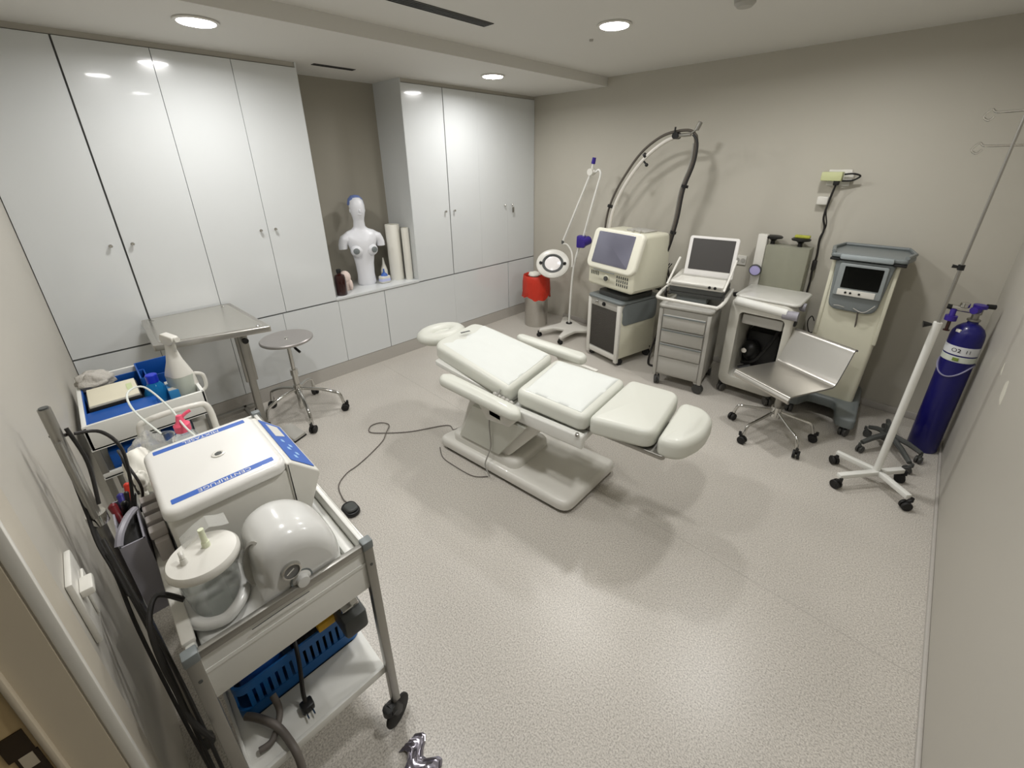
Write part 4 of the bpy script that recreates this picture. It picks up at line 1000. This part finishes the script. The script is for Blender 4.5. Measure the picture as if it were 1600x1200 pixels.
b = B(); b.tube([(X0+.02, -3.99, .80), (X0+.01, -3.99, .92), (X0+.01, -3.96, .95), (X0+.01, -3.83, .95), (X0+.01, -3.785, .925), (X0+.02, -3.78, .80)], .011, n=10); b.obj('push_handle', WHITEP, t, off=FO)
b = B(); b.tube([(X1+.006, -3.80, .8), (X1+.006, -3.86, .801), (X1+.006, -3.93, .799)], .0012, n=5); b.obj('scratch', GREYD, t, off=FO)

# centrifuge
CF = (2.235, -3.86, ZT_)
t = thing('centrifuge', 'white laboratory centrifuge with blue striped lid on the front trolley', 'centrifuge', CF)
cz = CF[2]
b = B(); b.box(2.05, 2.40, -4.0, -3.72, cz+.008, .985, .012, 3); b.obj('housing', WHITEP, t, off=CF)
b = B(); b.slab(rrect(2.237, -3.862, .352, .285, .035), .985, 1.018, .016, .004, 5); ld_ = b.obj('lid', M('lid_white', (222, 221, 216), .28, coat=.3), t, off=CF, angle=50)
b = B(); b.slab(rrect(2.237, -3.862, .335, .27, .03), .981, .986, 0, 0); b.obj('lid_seal', BLACK, t, off=CF)
# console wedge on the +y side, profile in (y, z)
wp = [(-3.725, .79), (-3.725, 1.004), (-3.712, 1.004), (-3.643, .934), (-3.641, .925), (-3.695, .79)]
b = B(); b.slab(rpoly(wp, [.002, .004, .01, .004, .004, .01]), 2.07, 2.405, .006, .006, 3, f=lambda p: V(p.z, p.x, p.y)); b.obj('console', WHITEP, t, off=CF)
pa = math.atan2(.070, .069)
def pf(p): return V(2.238+p.x, -3.6775+p.y*math.cos(pa)+p.z*math.sin(pa), .9705-p.y*math.sin(pa)+p.z*math.cos(pa))
B().slab(rrect(0, 0, .30, .080, .004), 0, .0012, 0, 0, f=pf).obj('control_panel', STRIPE, t, off=CF)
B().slab([(-.13, -.02), (-.03, -.02), (-.055, .022), (-.13, .022)], .0012, .002, 0, 0, f=pf).obj('panel_print', WHITEP, t, off=CF)
b = B()
for q in range(5): b.slab(rrect(.0+q*.028, -.008+(q % 2)*.016, .018, .010, .002), .0012, .0022, 0, 0, f=pf)
b.obj('panel_key', M('key_light_blue', (150, 186, 226), .4), t, off=CF)
for yy, nm in ((-3.985+.03, 0), (-3.745+.0, 1)): pass
# stripes run along x ... one at the far (low x) edge and one at the near edge, across y
for xx, body, a in ((2.098, 'MIXTASEL', .024), (2.372, 'CENTRIFUGE', .022)):
    st = B().slab(rrect(xx, -3.863, .022, .235, .003), 1.018, 1.0186, 0, 0).obj('stripe', STRIPE, ld_, off=CF)
    text('lettering', body, .021, WHITEP, ld_, (xx-CF[0], -3.863-CF[1], 1.0187-CF[2]), (0, 0, -PI/2), ext=.0002)
b = B(); b.lathe([(0, 1.018), (.017, 1.018), (.017, 1.021), (.012, 1.022), (.008, 1.019), (0, 1.019)], (2.235, -3.848, 0), n=24); b.obj('viewport_ring', WHITEP, ld_, off=CF)
b = B(); b.lathe([(0, 1.019), (.0095, 1.019), (.0095, 1.0215), (0, 1.022)], (2.235, -3.848, 0), n=6); b.obj('viewport', GREYD, ld_, off=CF)
b = B()
for x in (2.08, 2.37):
    for y in (-3.97, -3.75): b.cyl((x, y, cz), (x, y, cz+.01), .012)
b.obj('rubber_foot', RUBB, t, off=CF)

# suction pump
PU = (2.55, -3.84, ZT_)
t = thing('suction_pump', 'white moulded suction pump with dome body and gauge, near end of the front trolley', 'suction pump', PU)
PW = M('pump_white', (208, 208, 204), .2, coat=.5)
dome = smoothpts([(-3.70, .768, 0), (-3.690, .83, 0), (-3.705, .895, 0), (-3.745, .95, 0), (-3.80, .978, 0), (-3.850, .970, 0), (-3.880, .935, 0), (-3.888, .88, 0), (-3.900, .84, 0), (-3.93, .81, 0), (-3.97, .798, 0), (-4.012, .796, 0), (-4.022, .785, 0), (-4.012, .768, 0)], closed=False, sub=5)
dome = [(p.x, p.y) for p in dome]
rg = []
for k in range(25):
    tt = -1+2*k/24; tt = math.sin(tt*PI/2)*.985; fq = (1-abs(tt)**3.2)**.42
    fq = .62+.38*fq
    rg.append([V(2.548+tt*.098, -3.80+(p[0]+3.80)*(fq if p[0] > -3.89 else .86+.14*fq), .768+(p[1]-.768)*fq) for p in dome])
b = B(); b.loft(rg); b.obj('body', PW, t, off=PU, angle=70)
b = B(); b.slab(rpoly([(2.44, -4.02), (2.64, -4.02), (2.655, -3.70), (2.44, -3.695)], .05), cz+.002, .80, .014, .005, 4); b.obj('foot_plate', PW, t, off=PU)
# cradle rim around the jar
n = 36
JC = (2.535, -3.962)
b = B(); b.tube([(JC[0]+.074*math.cos(a), JC[1]+.060*math.sin(a), .818+.02*max(0, math.sin(a))) for a in [2*PI*k/24 for k in range(24)]], .014, n=10, closed=True, sub=3); b.obj('jar_cradle', PW, t, off=PU, angle=70)
m1 = V(1, 0, .05).to_track_quat('Z', 'Y').to_matrix(); m2 = V(1, .0, .1).to_track_quat('Z', 'Y').to_matrix()
g = B().lathe([(0, 0), (.021, 0), (.023, .004), (.022, .012), (.018, .013), (.018, .009), (0, .009)], (2.642, -3.822, .878), n=28, mat=m1).obj('gauge', CHROME, t, off=PU)
B().lathe([(0, .009), (.018, .009), (.018, .0095), (0, .0095)], (2.642, -3.822, .878), n=28, mat=m1).obj('dial', M('dial_grey', (110, 110, 108), .4), g, off=PU)
B().box(2.6515, 2.653, -3.835, -3.815, .877, .879, 0, rot=Matrix.Rotation(.5, 3, 'X')).obj('needle', PAPER, g, off=PU)
b = B(); b.lathe([(0, 0), (.022, 0), (.022, .006), (.016, .010), (.014, .022), (0, .024)], (2.642, -3.805, .833), n=28, mat=m2); b.obj('control_knob', PW, t, off=PU)
B().lathe([(.022, .0), (.026, .0), (.026, .004), (.022, .004)], (2.644, -3.805, .833), n=28, mat=m2).obj('knob_ring', GREYM, t, off=PU)
b = B(); b.lathe([(0, 0), (.004, 0), (.004, .003), (0, .003)], (2.64, -3.74, .87), n=10, mat=m1); b.obj('screw', GREYD, t, off=PU)
m3 = V(.55, -1, .35).to_track_quat('Z', 'Y').to_matrix()
b = B(); b.lathe([(0, .0), (.030, .0), (.034, .012), (.030, .014), (.024, .004), (0, .004)], (2.585, -3.872, .90), n=28, mat=m3, sx=1.0, sy=1.7); b.obj('hose_recess', GREYP, t, off=PU)
# jar
t = thing('suction_jar', 'clear suction jar with round white lid held in the pump cradle', 'jar', (JC[0], JC[1], .802))
B().lathe([(0, .004), (.046, .004), (.050, .010), (.060, .125), (.064, .14), (.062, .14), (.057, .125), (.047, .014), (0, .008)], n=36).obj('jar_body', CLEAR, t)
B().lathe([(0, .150), (.064, .150), (.066, .142), (.071, .138), (.073, .142), (.073, .152), (.068, .160), (.04, .1635), (0, .165)], n=44).obj('jar_lid', WHITEP, t, angle=50)
b = B(); b.cyl((-.012, .012, .162), (-.012, .012, .178), .009, .008, 14); b.cyl((-.012, .012, .178), (-.012, .012, .215), .0065, .006, 14); b.obj('outlet_spout', M('pale_yellow_tube', (220, 224, 196), .4), t)
b = B(); b.cyl((.008, -.034, .160), (.008, -.034, .178), .008, .006, 14); b.tube([(.008, -.034, .178), (.004, -.034, .186), (-.004, -.034, .188)], .005, n=8); b.obj('inlet_spout', WHITEP, t)
t = thing('paper_scrap', 'translucent scrap of film stuck behind the jar lid spout', 'film', (2.47, -3.945, .975))
b = B(); b.sheet([(-.045, -.012), (-.015, .006), (.012, .016), (.035, .004), (.05, .0)], .05, .0012, f=lambda p: V(p.y, p.x, p.z)); b.obj('film', BAG, t)
cb = B().tube([(2.53, -4.02, .86), (2.50, -4.06, .885), (2.54, -4.085, .86), (2.58, -4.09, .79), (2.62, -4.085, .72), (2.66, -4.08, .66), (2.69, -4.06, .60)], .006).obj('pump_cable', CABLE)
tag(cb, 'black cable looping from the suction pump over the left rail of the front trolley', 'cable')
cb = B(); cb.tube([(2.34, -4.115, .98), (2.46, -4.095, .82), (2.55, -4.08, .70), (2.60, -4.075, .5), (2.62, -4.075, .3), (2.60, -4.08, .05)], .0042); cb.tube([(2.33, -4.12, .93), (2.45, -4.10, .75), (2.57, -4.09, .6), (2.64, -4.085, .48), (2.665, -4.08, .38), (2.64, -4.075, .31), (2.60, -4.09, .28)], .0042)
o = cb.obj('hanging_cables', CABLE); tag(o, 'pair of black cables hanging down between the front trolley and the left wall', 'cable')

# stand with coiled cables at the wall
ST = (2.25, -4.118, 0)
t = thing('metal_stand', 'upright steel tube with cables looped round it between left wall and front trolley', 'stand', ST)
b = B(); b.cyl((0, 0, .04), (0, 0, 1.30), .011, n=20); b.obj('pole', ALU, t)
b = B(); b.cyl((0, 0, 1.296), (0, 0, 1.303), .0085, n=16); b.obj('pole_plug', GREYD, t)
b = B(); b.lathe([(0, 0), (.022, 0), (.022, .03), (.013, .045), (0, .045)], n=20); b.obj('foot', GREYD, t)
b = B(); b.cyl((0.022, 0, 1.0), (0.022, 0, 1.22), .006, n=12); b.obj('side_tube', ALU, t)
b = B(); b.cyl((0, 0, .97), (0, 0, 1.0), .02, n=16); b.obj('collar', CHROME, t)
cb = B()
cb.tube([(2.25, -4.10, 1.225), (2.20, -4.125, 1.19), (2.20, -4.13, 1.10), (2.26, -4.13, .98), (2.33, -4.12, .92), (2.40, -4.11, .84)], .0042)
cb.tube([(2.22, -4.13, 1.22), (2.19, -4.12, 1.16), (2.23, -4.125, 1.06), (2.30, -4.13, .96), (2.36, -4.12, .88), (2.42, -4.12, .74), (2.50, -4.11, .45), (2.54, -4.10, .1)], .0042)
cb.tube([(2.27, -4.09, 1.23), (2.26, -4.05, 1.21), (2.22, -4.03, 1.13), (2.20, -4.04, 1.02), (2.19, -4.06, .92)], .004)
cb.tube([(2.25, -4.10, 1.24), (2.27, -4.09, 1.15), (2.30, -4.10, 1.05)], .004)
o = cb.obj('looped_cables', CABLE); tag(o, 'black cables looped around the steel tube at the left wall', 'cable')

# grey holder box hooked on the side of the trolley, with tools in it
HBx = (2.20, -4.075, .80)
t = thing('side_holder', 'grey plastic holder hooked on the left side of the front trolley, full of tools', 'holder', HBx)
b = B(); x0, x1, ya, yb, za, zb_ = 2.10, 2.32, -4.10, -4.05, .68, .92
b.box(x0, x1, ya, ya+.004, za, zb_); b.box(x0, x1, yb-.004, yb, za, zb_); b.box(x0, x0+.004, ya, yb, za, zb_); b.box(x1-.004, x1, ya, yb, za, zb_); b.box(x0, x1, ya, yb, za, za+.004)
b.obj('shell', LAV, t, off=HBx)
B().tube([(2.31, -4.10, .92), (2.29, -4.09, .94), (2.25, -4.07, .95), (2.21, -4.055, .94)], .009, n=8).obj('handle', LAV, t, off=HBx)
B().box(x0+.006, x1-.006, ya+.006, yb-.006, .80, .90, .004).obj('lining', BLACK, t, off=HBx)
tools = [('blue handled tool', 'a blue handled tool in the side holder, its handle leaning left', M('navy_handle', (44, 40, 120), .4), (2.16, -4.075), (-.05, -.0, .035), .009), ('red tool', 'red topped tool in the side holder', RED, (2.13, -4.065), (-.03, .01, .055), .008),
         ('pen', 'dark marker standing in the side holder', BLACK, (2.18, -4.07), (-.03, .01, .06), .006), ('scissors', 'dark red handled tool at the wall side of the holder', M('dark_red', (110, 24, 30), .4), (2.19, -4.085), (-.05, -.01, .03), .010),
         ('pen', 'second dark marker leaning toward the centrifuge in the side holder', BLACK, (2.21, -4.065), (-.02, .02, .07), .005), ('pliers', 'dark jointed tool lying at the mouth of the side holder', BLACK, (2.15, -4.08), (.02, .01, .045), .008)]
for nm, lb, mt, (x, y), (dx, dy, dz), r in tools:
    b = B(); b.cyl((x, y, .885), (x+dx, y+dy, .90+dz), r*.6, r, 12); b.sph((x+dx, y+dy, .90+dz), r*1.05, 10)
    o = b.obj(nm.replace(' ', '_'), mt); tag(o, lb, 'tool', 'tools in the side holder')
b = B(); b.tube([(1.98, -4.045, .84), (1.94, -4.05, .92), (1.93, -4.05, .97), (1.97, -4.05, 1.0), (2.04, -4.04, .98), (2.09, -4.03, .92), (2.11, -4.05, .86)], .0035, n=8)
o = b.obj('black_tube_loop', CABLE); tag(o, 'black tube arching over the white bag on the front trolley', 'tube')

# bag with cotton, bottle with pink cap, clear tube, tray organiser
def blob(name, label, cat, c, r, mat, amp=.15, sc_=9, extra=None, seed=1, n=26):
    b = B(); b.sph((0, 0, 0), 1, n)
    for v in b.bm.verts:
        p = v.co; k = 1+amp*(math.sin(p.x*sc_+seed)*math.sin(p.y*sc_*.8+seed*2)+.6*math.sin(p.z*sc_*1.4+seed*3+p.x*5))
        v.co = V(c[0]+p.x*r[0]*k, c[1]+p.y*r[1]*k, max(c[2]+p.z*r[2]*k, c[2]-r[2]*.9))
    o = b.obj(name, mat, angle=80); tag(o, label, cat); return o
blob('cotton_pack', 'white cotton pack inside the clear bag behind the side holder', 'cotton', (1.89, -4.02, .865), (.085, .042, .075), PAPER, .12, 5)
blob('plastic_bag', 'crumpled clear plastic bag around white cotton at the rear of the front trolley', 'plastic bag', (1.82, -3.985, .85), (.12, .055, .085), BAG, .16, 8, seed=2)
blob('tissue_pack', 'small white crumpled pack beside the rear left corner of the centrifuge', 'pack', (2.01, -4.025, .90), (.03, .018, .03), PAPER, .2, 6, seed=4)
t = thing('squeeze_bottle', 'clear bottle with pink cap between the front trolley handle and the centrifuge', 'bottle', (1.86, -3.885, ZT_))
B().lathe([(0, .002), (.040, .002), (.043, .008), (.043, .13), (.036, .155), (.020, .165), (.018, .175), (0, .175)], n=32).obj('body', CLEAR, t)
B().lathe([(0, .0), (.040, 0), (.041, .05), (0, .05)], n=28).obj('liquid', M('cloudy_liquid', (206, 208, 204), .3), t)
b = B(); b.lathe([(0, .175), (.023, .175), (.024, .20), (.014, .21), (.008, .235), (0, .237)], n=20); b.tube([(0, 0, .22), (.0, .02, .235), (0, .035, .24)], .006, n=8); b.obj('cap', PINK, t)
t = thing('clear_cup', 'short clear plastic cup left of the pink capped bottle', 'cup', (1.80, -3.95, ZT_+.07))
B().lathe([(0, 0), (.036, 0), (.042, .075), (.044, .078), (.040, .076), (.034, .003), (0, .003)], n=28).obj('cup', CLEAR, t)
b = B(); b.tube([(1.95, -3.945, 1.0), (1.85, -3.985, 1.06), (1.76, -3.985, 1.09), (1.72, -3.94, 1.08), (1.80, -3.90, 1.02), (1.90, -3.88, .97), (1.96, -3.86, .94)], .0032, n=8)
o = b.obj('clear_tube_loop', M('tube_white_clear', (226, 230, 224), .25, alpha=.85)); tag(o, 'thin whitish tube looping up behind the centrifuge', 'tube')
t = thing('tray_organiser', 'clear grey plastic organiser tray wedged left of the centrifuge', 'tray', (2.20, -4.022, .80))
b = B()
for k in range(4): b.box(2.14+k*.05, 2.172+k*.05, -4.042, -4.006, .90-.0*k, .925, .004)
b.box(2.10, 2.34, -4.038, -4.008, ZT_+.002, .90, .004); b.obj('tray', M('organiser_plastic', (176, 170, 166), .3), t, off=(2.20, -4.022, .80))

# lower shelf contents
BK = (2.28, -3.83, .298)
t = thing('blue_basket', 'blue slatted plastic basket on the lower shelf of the front trolley', 'basket', BK)
b = B(); x0, x1, ya, yb, z0_, z1_ = 2.05, 2.50, -4.01, -3.655, .299, .44
b.slab(rrect((x0+x1)/2, (ya+yb)/2, x1-x0, yb-ya, .03), z0_, z0_+.006, 0, 0)
o4 = rrect((x0+x1)/2, (ya+yb)/2, x1-x0, yb-ya, .03, 5); i4 = rrect((x0+x1)/2, (ya+yb)/2, x1-x0-.012, yb-ya-.012, .026, 5)
for za, zb_ in ((z0_, z0_+.045), (z1_-.03, z1_)):
    b.loft([[V(*p, za) for p in o4], [V(*p, zb_) for p in o4], [V(*p, zb_) for p in i4], [V(*p, za) for p in i4], [V(*p, za) for p in o4]], cap=False)
k = ya+.03
while k < yb-.02:
    b.box(x1-.006, x1-.001, k, k+.012, z0_+.03, z1_-.02); b.box(x0+.001, x0+.006, k, k+.012, z0_+.03, z1_-.02); k += .02
k = x0+.03
while k < x1-.02:
    b.box(k, k+.012, ya+.001, ya+.006, z0_+.03, z1_-.02); b.box(k, k+.012, yb-.006, yb-.001, z0_+.03, z1_-.02); k += .02
b.obj('body', BLUEB, t, off=BK)
b = B(); b.box(2.40, 2.515, -3.775, -3.67, .45, .478, .003); o = b.obj('yellow_box', YEL); tag(o, 'yellow card box lying on the blue basket', 'box')
b = B(); b.box(2.10, 2.47, -3.84, -3.68, .31, .448, .02); o = b.obj('black_case', BLACK); tag(o, 'black case inside the right half of the blue basket', 'case')
b = B(); b.slab(rrect(2.29, -3.93, .36, .12, .05), .31, .43, .03); o = b.obj('blue_pouch', BLUED); tag(o, 'dark blue rounded pouch inside the left half of the blue basket', 'pouch')
t = thing('grey_power_unit', 'dark grey device with silver top at the far right corner of the lower shelf', 'device', (2.45, -3.60, .40))
b = B(); b.box(2.42, 2.60, -3.725, -3.652, .445, .52, .012); b.obj('housing', GREYD, t, off=(2.45, -3.60, .40))
b = B(); b.box(2.45, 2.57, -3.715, -3.66, .52, .535, .006); b.obj('lid', CHROME, t, off=(2.45, -3.60, .40))
t = thing('power_plug', 'black mains plug lying on the lower shelf in front of the blue basket', 'plug', (2.59, -3.865, .298))
b = B(); b.box(2.572, 2.605, -3.885, -3.850, .299, .325, .006); b.obj('body', BLACK, t, off=(2.59, -3.865, .298))
b = B()
for y in (-3.876, -3.859): b.cyl((2.605, y, .312), (2.628, y, .314), .0022, n=8)
b.obj('pin', CHROME, t, off=(2.59, -3.865, .298))
B().tube([(2.585, -3.868, .318), (2.57, -3.865, .35), (2.54, -3.85, .42), (2.50, -3.84, .455), (2.44, -3.83, .45)], .006, n=8).obj('cord', CABLE, t, off=(2.59, -3.865, .298))
b = B(); b.tube([(2.50, -4.00, .33), (2.53, -3.98, .335), (2.575, -3.955, .335), (2.61, -3.94, .32), (2.68, -3.93, .30), (2.70, -3.935, .2), (2.70, -3.94, .06)], .010, n=10); b.tube([(2.52, -3.93, .36), (2.56, -3.93, .33), (2.60, -3.965, .31), (2.60, -4.0, .31)], .009, n=10)
o = b.obj('grey_hose', CABLEG); tag(o, 'thick grey hose curling over the front edge of the lower shelf', 'hose')
# shiny wrapper on the floor at the bottom edge
b = B(); nx = 10; g = []
for i in range(nx+1):
    g.append([b.bm.verts.new((2.735+.13*i/nx, -3.69+.07*j/nx+.02*math.sin(i*.9), .003+abs(.010*math.sin(i*2.1+j*1.3)*math.cos(j*1.7)))) for j in range(nx+1)])
for i in range(nx):
    for j in range(nx): b.bm.faces.new((g[i][j], g[i+1][j], g[i+1][j+1], g[i][j+1]))
r = bmesh.ops.extrude_face_region(b.bm, geom=b.bm.faces[:])
for v in [v for v in r['geom'] if isinstance(v, bmesh.types.BMVert)]: v.co.z -= .002
o = b.obj('foil_wrapper', M('foil', (150, 146, 156), .18, metal=.8)); tag(o, 'crumpled shiny grey wrapper on the floor by the trolley wheel', 'wrapper')

# ------------------------------------------------------------------ rear trolley
RO = (1.08, -3.955, 0)
x0, x1, ya, yb = .79, 1.37, -4.150, -3.745
t = thing('supply_trolley', 'white tray trolley beside the left wall carrying blue boxes, behind the front trolley', 'trolley', RO)
b = B(); b.box(x0, x1, ya, yb, .735, .745); b.box(x0, x1, ya, ya+.016, .735, .845, .004); b.box(x0, x1, yb-.014, yb, .735, .85, .004); b.box(x1-.014, x1, ya, yb, .735, .85, .004); b.box(x0, x0+.014, ya, yb, .735, .85, .004)
b.obj('top_tray', WHITEM, t, off=RO)
b = B(); b.box(x0, x1, ya, yb, .595, .605); b.box(x1-.014, x1, ya, yb, .595, .625, .004); b.box(x0, x1, yb-.014, yb, .595, .625, .003); b.obj('middle_tray', WHITEM, t, off=RO)
b = B(); b.box(x0, x1, ya, yb, .20, .21); b.box(x1-.014, x1, ya, yb, .20, .23, .003); b.obj('bottom_tray', WHITEM, t, off=RO)
for x in (x0+.012, x1-.012):
    for y in (ya+.012, yb-.012): B().box(x-.011, x+.011, y-.011, y+.011, .085, .84, .002).obj('leg', ALU, t, off=RO)
for i, (x, y) in enumerate(((x0+.012, ya+.012), (x0+.012, yb-.012), (x1-.012, ya+.012), (x1-.012, yb-.012))): caster(t, x-RO[0], y-RO[1], .035, [0, 0, PI, PI][i], h=.085, w=.012, twin=False)
def openbox(name, label, cat, x0, x1, ya, yb, z0, z1, mat, lining=None, th=.006):
    c = ((x0+x1)/2, (ya+yb)/2, z0)
    t = thing(name, label, cat, c)
    b = B(); b.box(x0, x1, ya, yb, z0, z0+th); b.box(x0, x1, ya, ya+th, z0, z1, .002); b.box(x0, x1, yb-th, yb, z0, z1, .002); b.box(x0, x0+th, ya, yb, z0, z1, .002); b.box(x1-th, x1, ya, yb, z0, z1, .002)
    b.obj('body', mat, t, off=c)
    if lining: B().box(x0+th, x1-th, ya+th, yb-th, z0+th, z0+th+.004).obj('lining', lining, t, off=c)
    return t
t = openbox('blue_tray', 'deep blue open box filling the left part of the rear trolley tray', 'box', .86, 1.35, -4.135, -3.90, .746, .842, BLUED, BLACK)
B().box(1.222, 1.345, -4.13, -3.905, .828, .840, .002).obj('lid_flap', BLUED, t, off=(1.105, -4.0175, .746))
t = thing('cream_box', 'cream topped flat box lying in the blue box on the rear trolley', 'box', (1.10, -4.03, .757))
b = B(); b.box(1.00, 1.215, -4.12, -3.945, .757, .85, .004); b.obj('body', BLACK, t, off=(1.10, -4.03, .757))
b = B(); b.box(1.005, 1.21, -4.115, -3.95, .85, .862, .003); b.obj('lid', CARD, t, off=(1.10, -4.03, .757))
b = B(); b.box(1.06, 1.14, -3.985, -3.965, .862, .863); b.obj('print', M('print_green', (196, 206, 160), .6), t, off=(1.10, -4.03, .757))
t = openbox('blue_tray', 'dark blue box with a raised flap at the back of the rear trolley tray', 'box', .82, 1.06, -3.93, -3.765, .747, .868, BLUED, BLACK)
blob('towel', 'crumpled pale grey towel against the left wall at the back of the rear trolley', 'towel', (.88, -4.08, .85), (.075, .065, .045), TOWEL, .15, 7, seed=3)
t = thing('blue_bottle', 'translucent blue bottle standing in the rear trolley tray', 'bottle', (1.19, -3.895, .746))
B().lathe([(0, .002), (.042, .002), (.045, .01), (.045, .09), (.03, .125), (.020, .14), (0, .14)], n=28).obj('body', AQUA, t)
B().lathe([(0, .14), (.022, .14), (.022, .175), (.019, .178), (0, .178)], n=20).obj('cap', M('royal_blue_cap', (18, 48, 190), .35), t)
t = thing('light_blue_box', 'light blue carton with white top next to the blue bottle', 'box', (1.20, -3.82, .746))
B().box(1.14, 1.27, -3.86, -3.79, .746, .85, .003).obj('carton', M('carton_blue', (52, 132, 190), .45), t, off=(1.20, -3.82, .746))
b = B(); b.box(1.145, 1.18, -3.858, -3.80, .85, .853); b.box(1.235, 1.262, -3.858, -3.795, .85, .853); b.obj('flap', WHITEP, t, off=(1.20, -3.82, .746))
def spray(name, label, x, y, z, s, body_m, ang):
    t = thing(name, label, 'spray bottle', (x, y, z), ang)
    B().slab(rrect(0, 0, .105*s, .075*s, .03*s), 0, .14*s, .004, .006, 3).obj('body', body_m, t)
    rr = [rrect(0, 0, .105*s, .075*s, .03*s), rrect(0, 0, .098*s, .07*s, .03*s), rrect(0, 0, .060*s, .050*s, .024*s), rrect(0, 0, .034*s, .034*s, .016*s), rrect(0, 0, .028*s, .028*s, .013*s)]
    hz_ = [.14, .155, .20, .25, .275]
    B().loft([[V(p[0], p[1], h*s) for p in r] for r, h in zip(rr, hz_)]).obj('shoulder', WHITEP, t, angle=60)
    b = B(); b.slab(rpoly([(-.020*s, .272*s), (.022*s, .272*s), (.032*s, .298*s), (.020*s, .318*s), (-.055*s, .312*s), (-.060*s, .294*s)], .008*s), -.014*s, .014*s, .005*s, f=lambda p: V(p.x, p.z, p.y))
    b.cyl((-.056*s, 0, .302*s), (-.070*s, 0, .302*s), .010*s, n=12); b.obj('spray_head', WHITEP, t)
    B().tube([(-.030*s, 0, .298*s), (-.036*s, 0, .27*s), (-.030*s, 0, .245*s)], .005*s, n=8).obj('trigger', WHITEP, t)
    return t
CLB = M('milky_bottle', (196, 202, 190), .3, trans=.2)
spray('spray_bottle', 'large white trigger spray bottle standing in the rear trolley tray', 1.22, -3.80, .746, 1.12, CLB, math.radians(200))
t = thing('handle_canister', 'white canister with side handle right of the spray bottle', 'bottle', (1.245, -3.765, .746))
b = B(); b.lathe([(0, 0), (.02, 0), (.022, .10), (.018, .15), (.014, .165), (0, .166)], n=18); b.tube([(.0, .015, .15), (.0, .045, .13), (.0, .045, .07), (.0, .02, .05)], .008, n=8); b.obj('body', WHITEP, t)
for q, (xx, yy, w_, lb) in enumerate(((1.30, -4.04, .14, 'blue box on the middle tray of the rear trolley, at its wall end'), (1.30, -3.88, .10, 'blue box on the middle tray of the rear trolley, at its room end'))):
    o = B().box(xx-.12, xx+.05, yy-w_/2, yy+w_/2, .606, .70, .003).obj('blue_box', BLUED); tag(o, lb, 'box', 'blue boxes on the middle tray')
o = B().box(1.22, 1.345, -3.82, -3.765, .606, .70, .003).obj('white_box', WHITEP); tag(o, 'small white box on the middle tray of the rear trolley', 'box')

# scuff marks on the right wall are part of its paint: flat flaked patches
b = B()
b.slab(rpoly([(-1.36, .79), (-1.28, .80), (-1.26, .87), (-1.31, .90), (-1.35, .85)], .02), 0, .0008, 0, 0, f=lambda p: V(W-p.z, p.x, p.y))
b.slab(rpoly([(-1.10, .84), (-1.05, .85), (-1.06, .90)], .01), 0, .0008, 0, 0, f=lambda p: V(W-p.z, p.x, p.y))
struct(b.obj('trim_3', M('flaked_paint', (206, 203, 190), .7)))
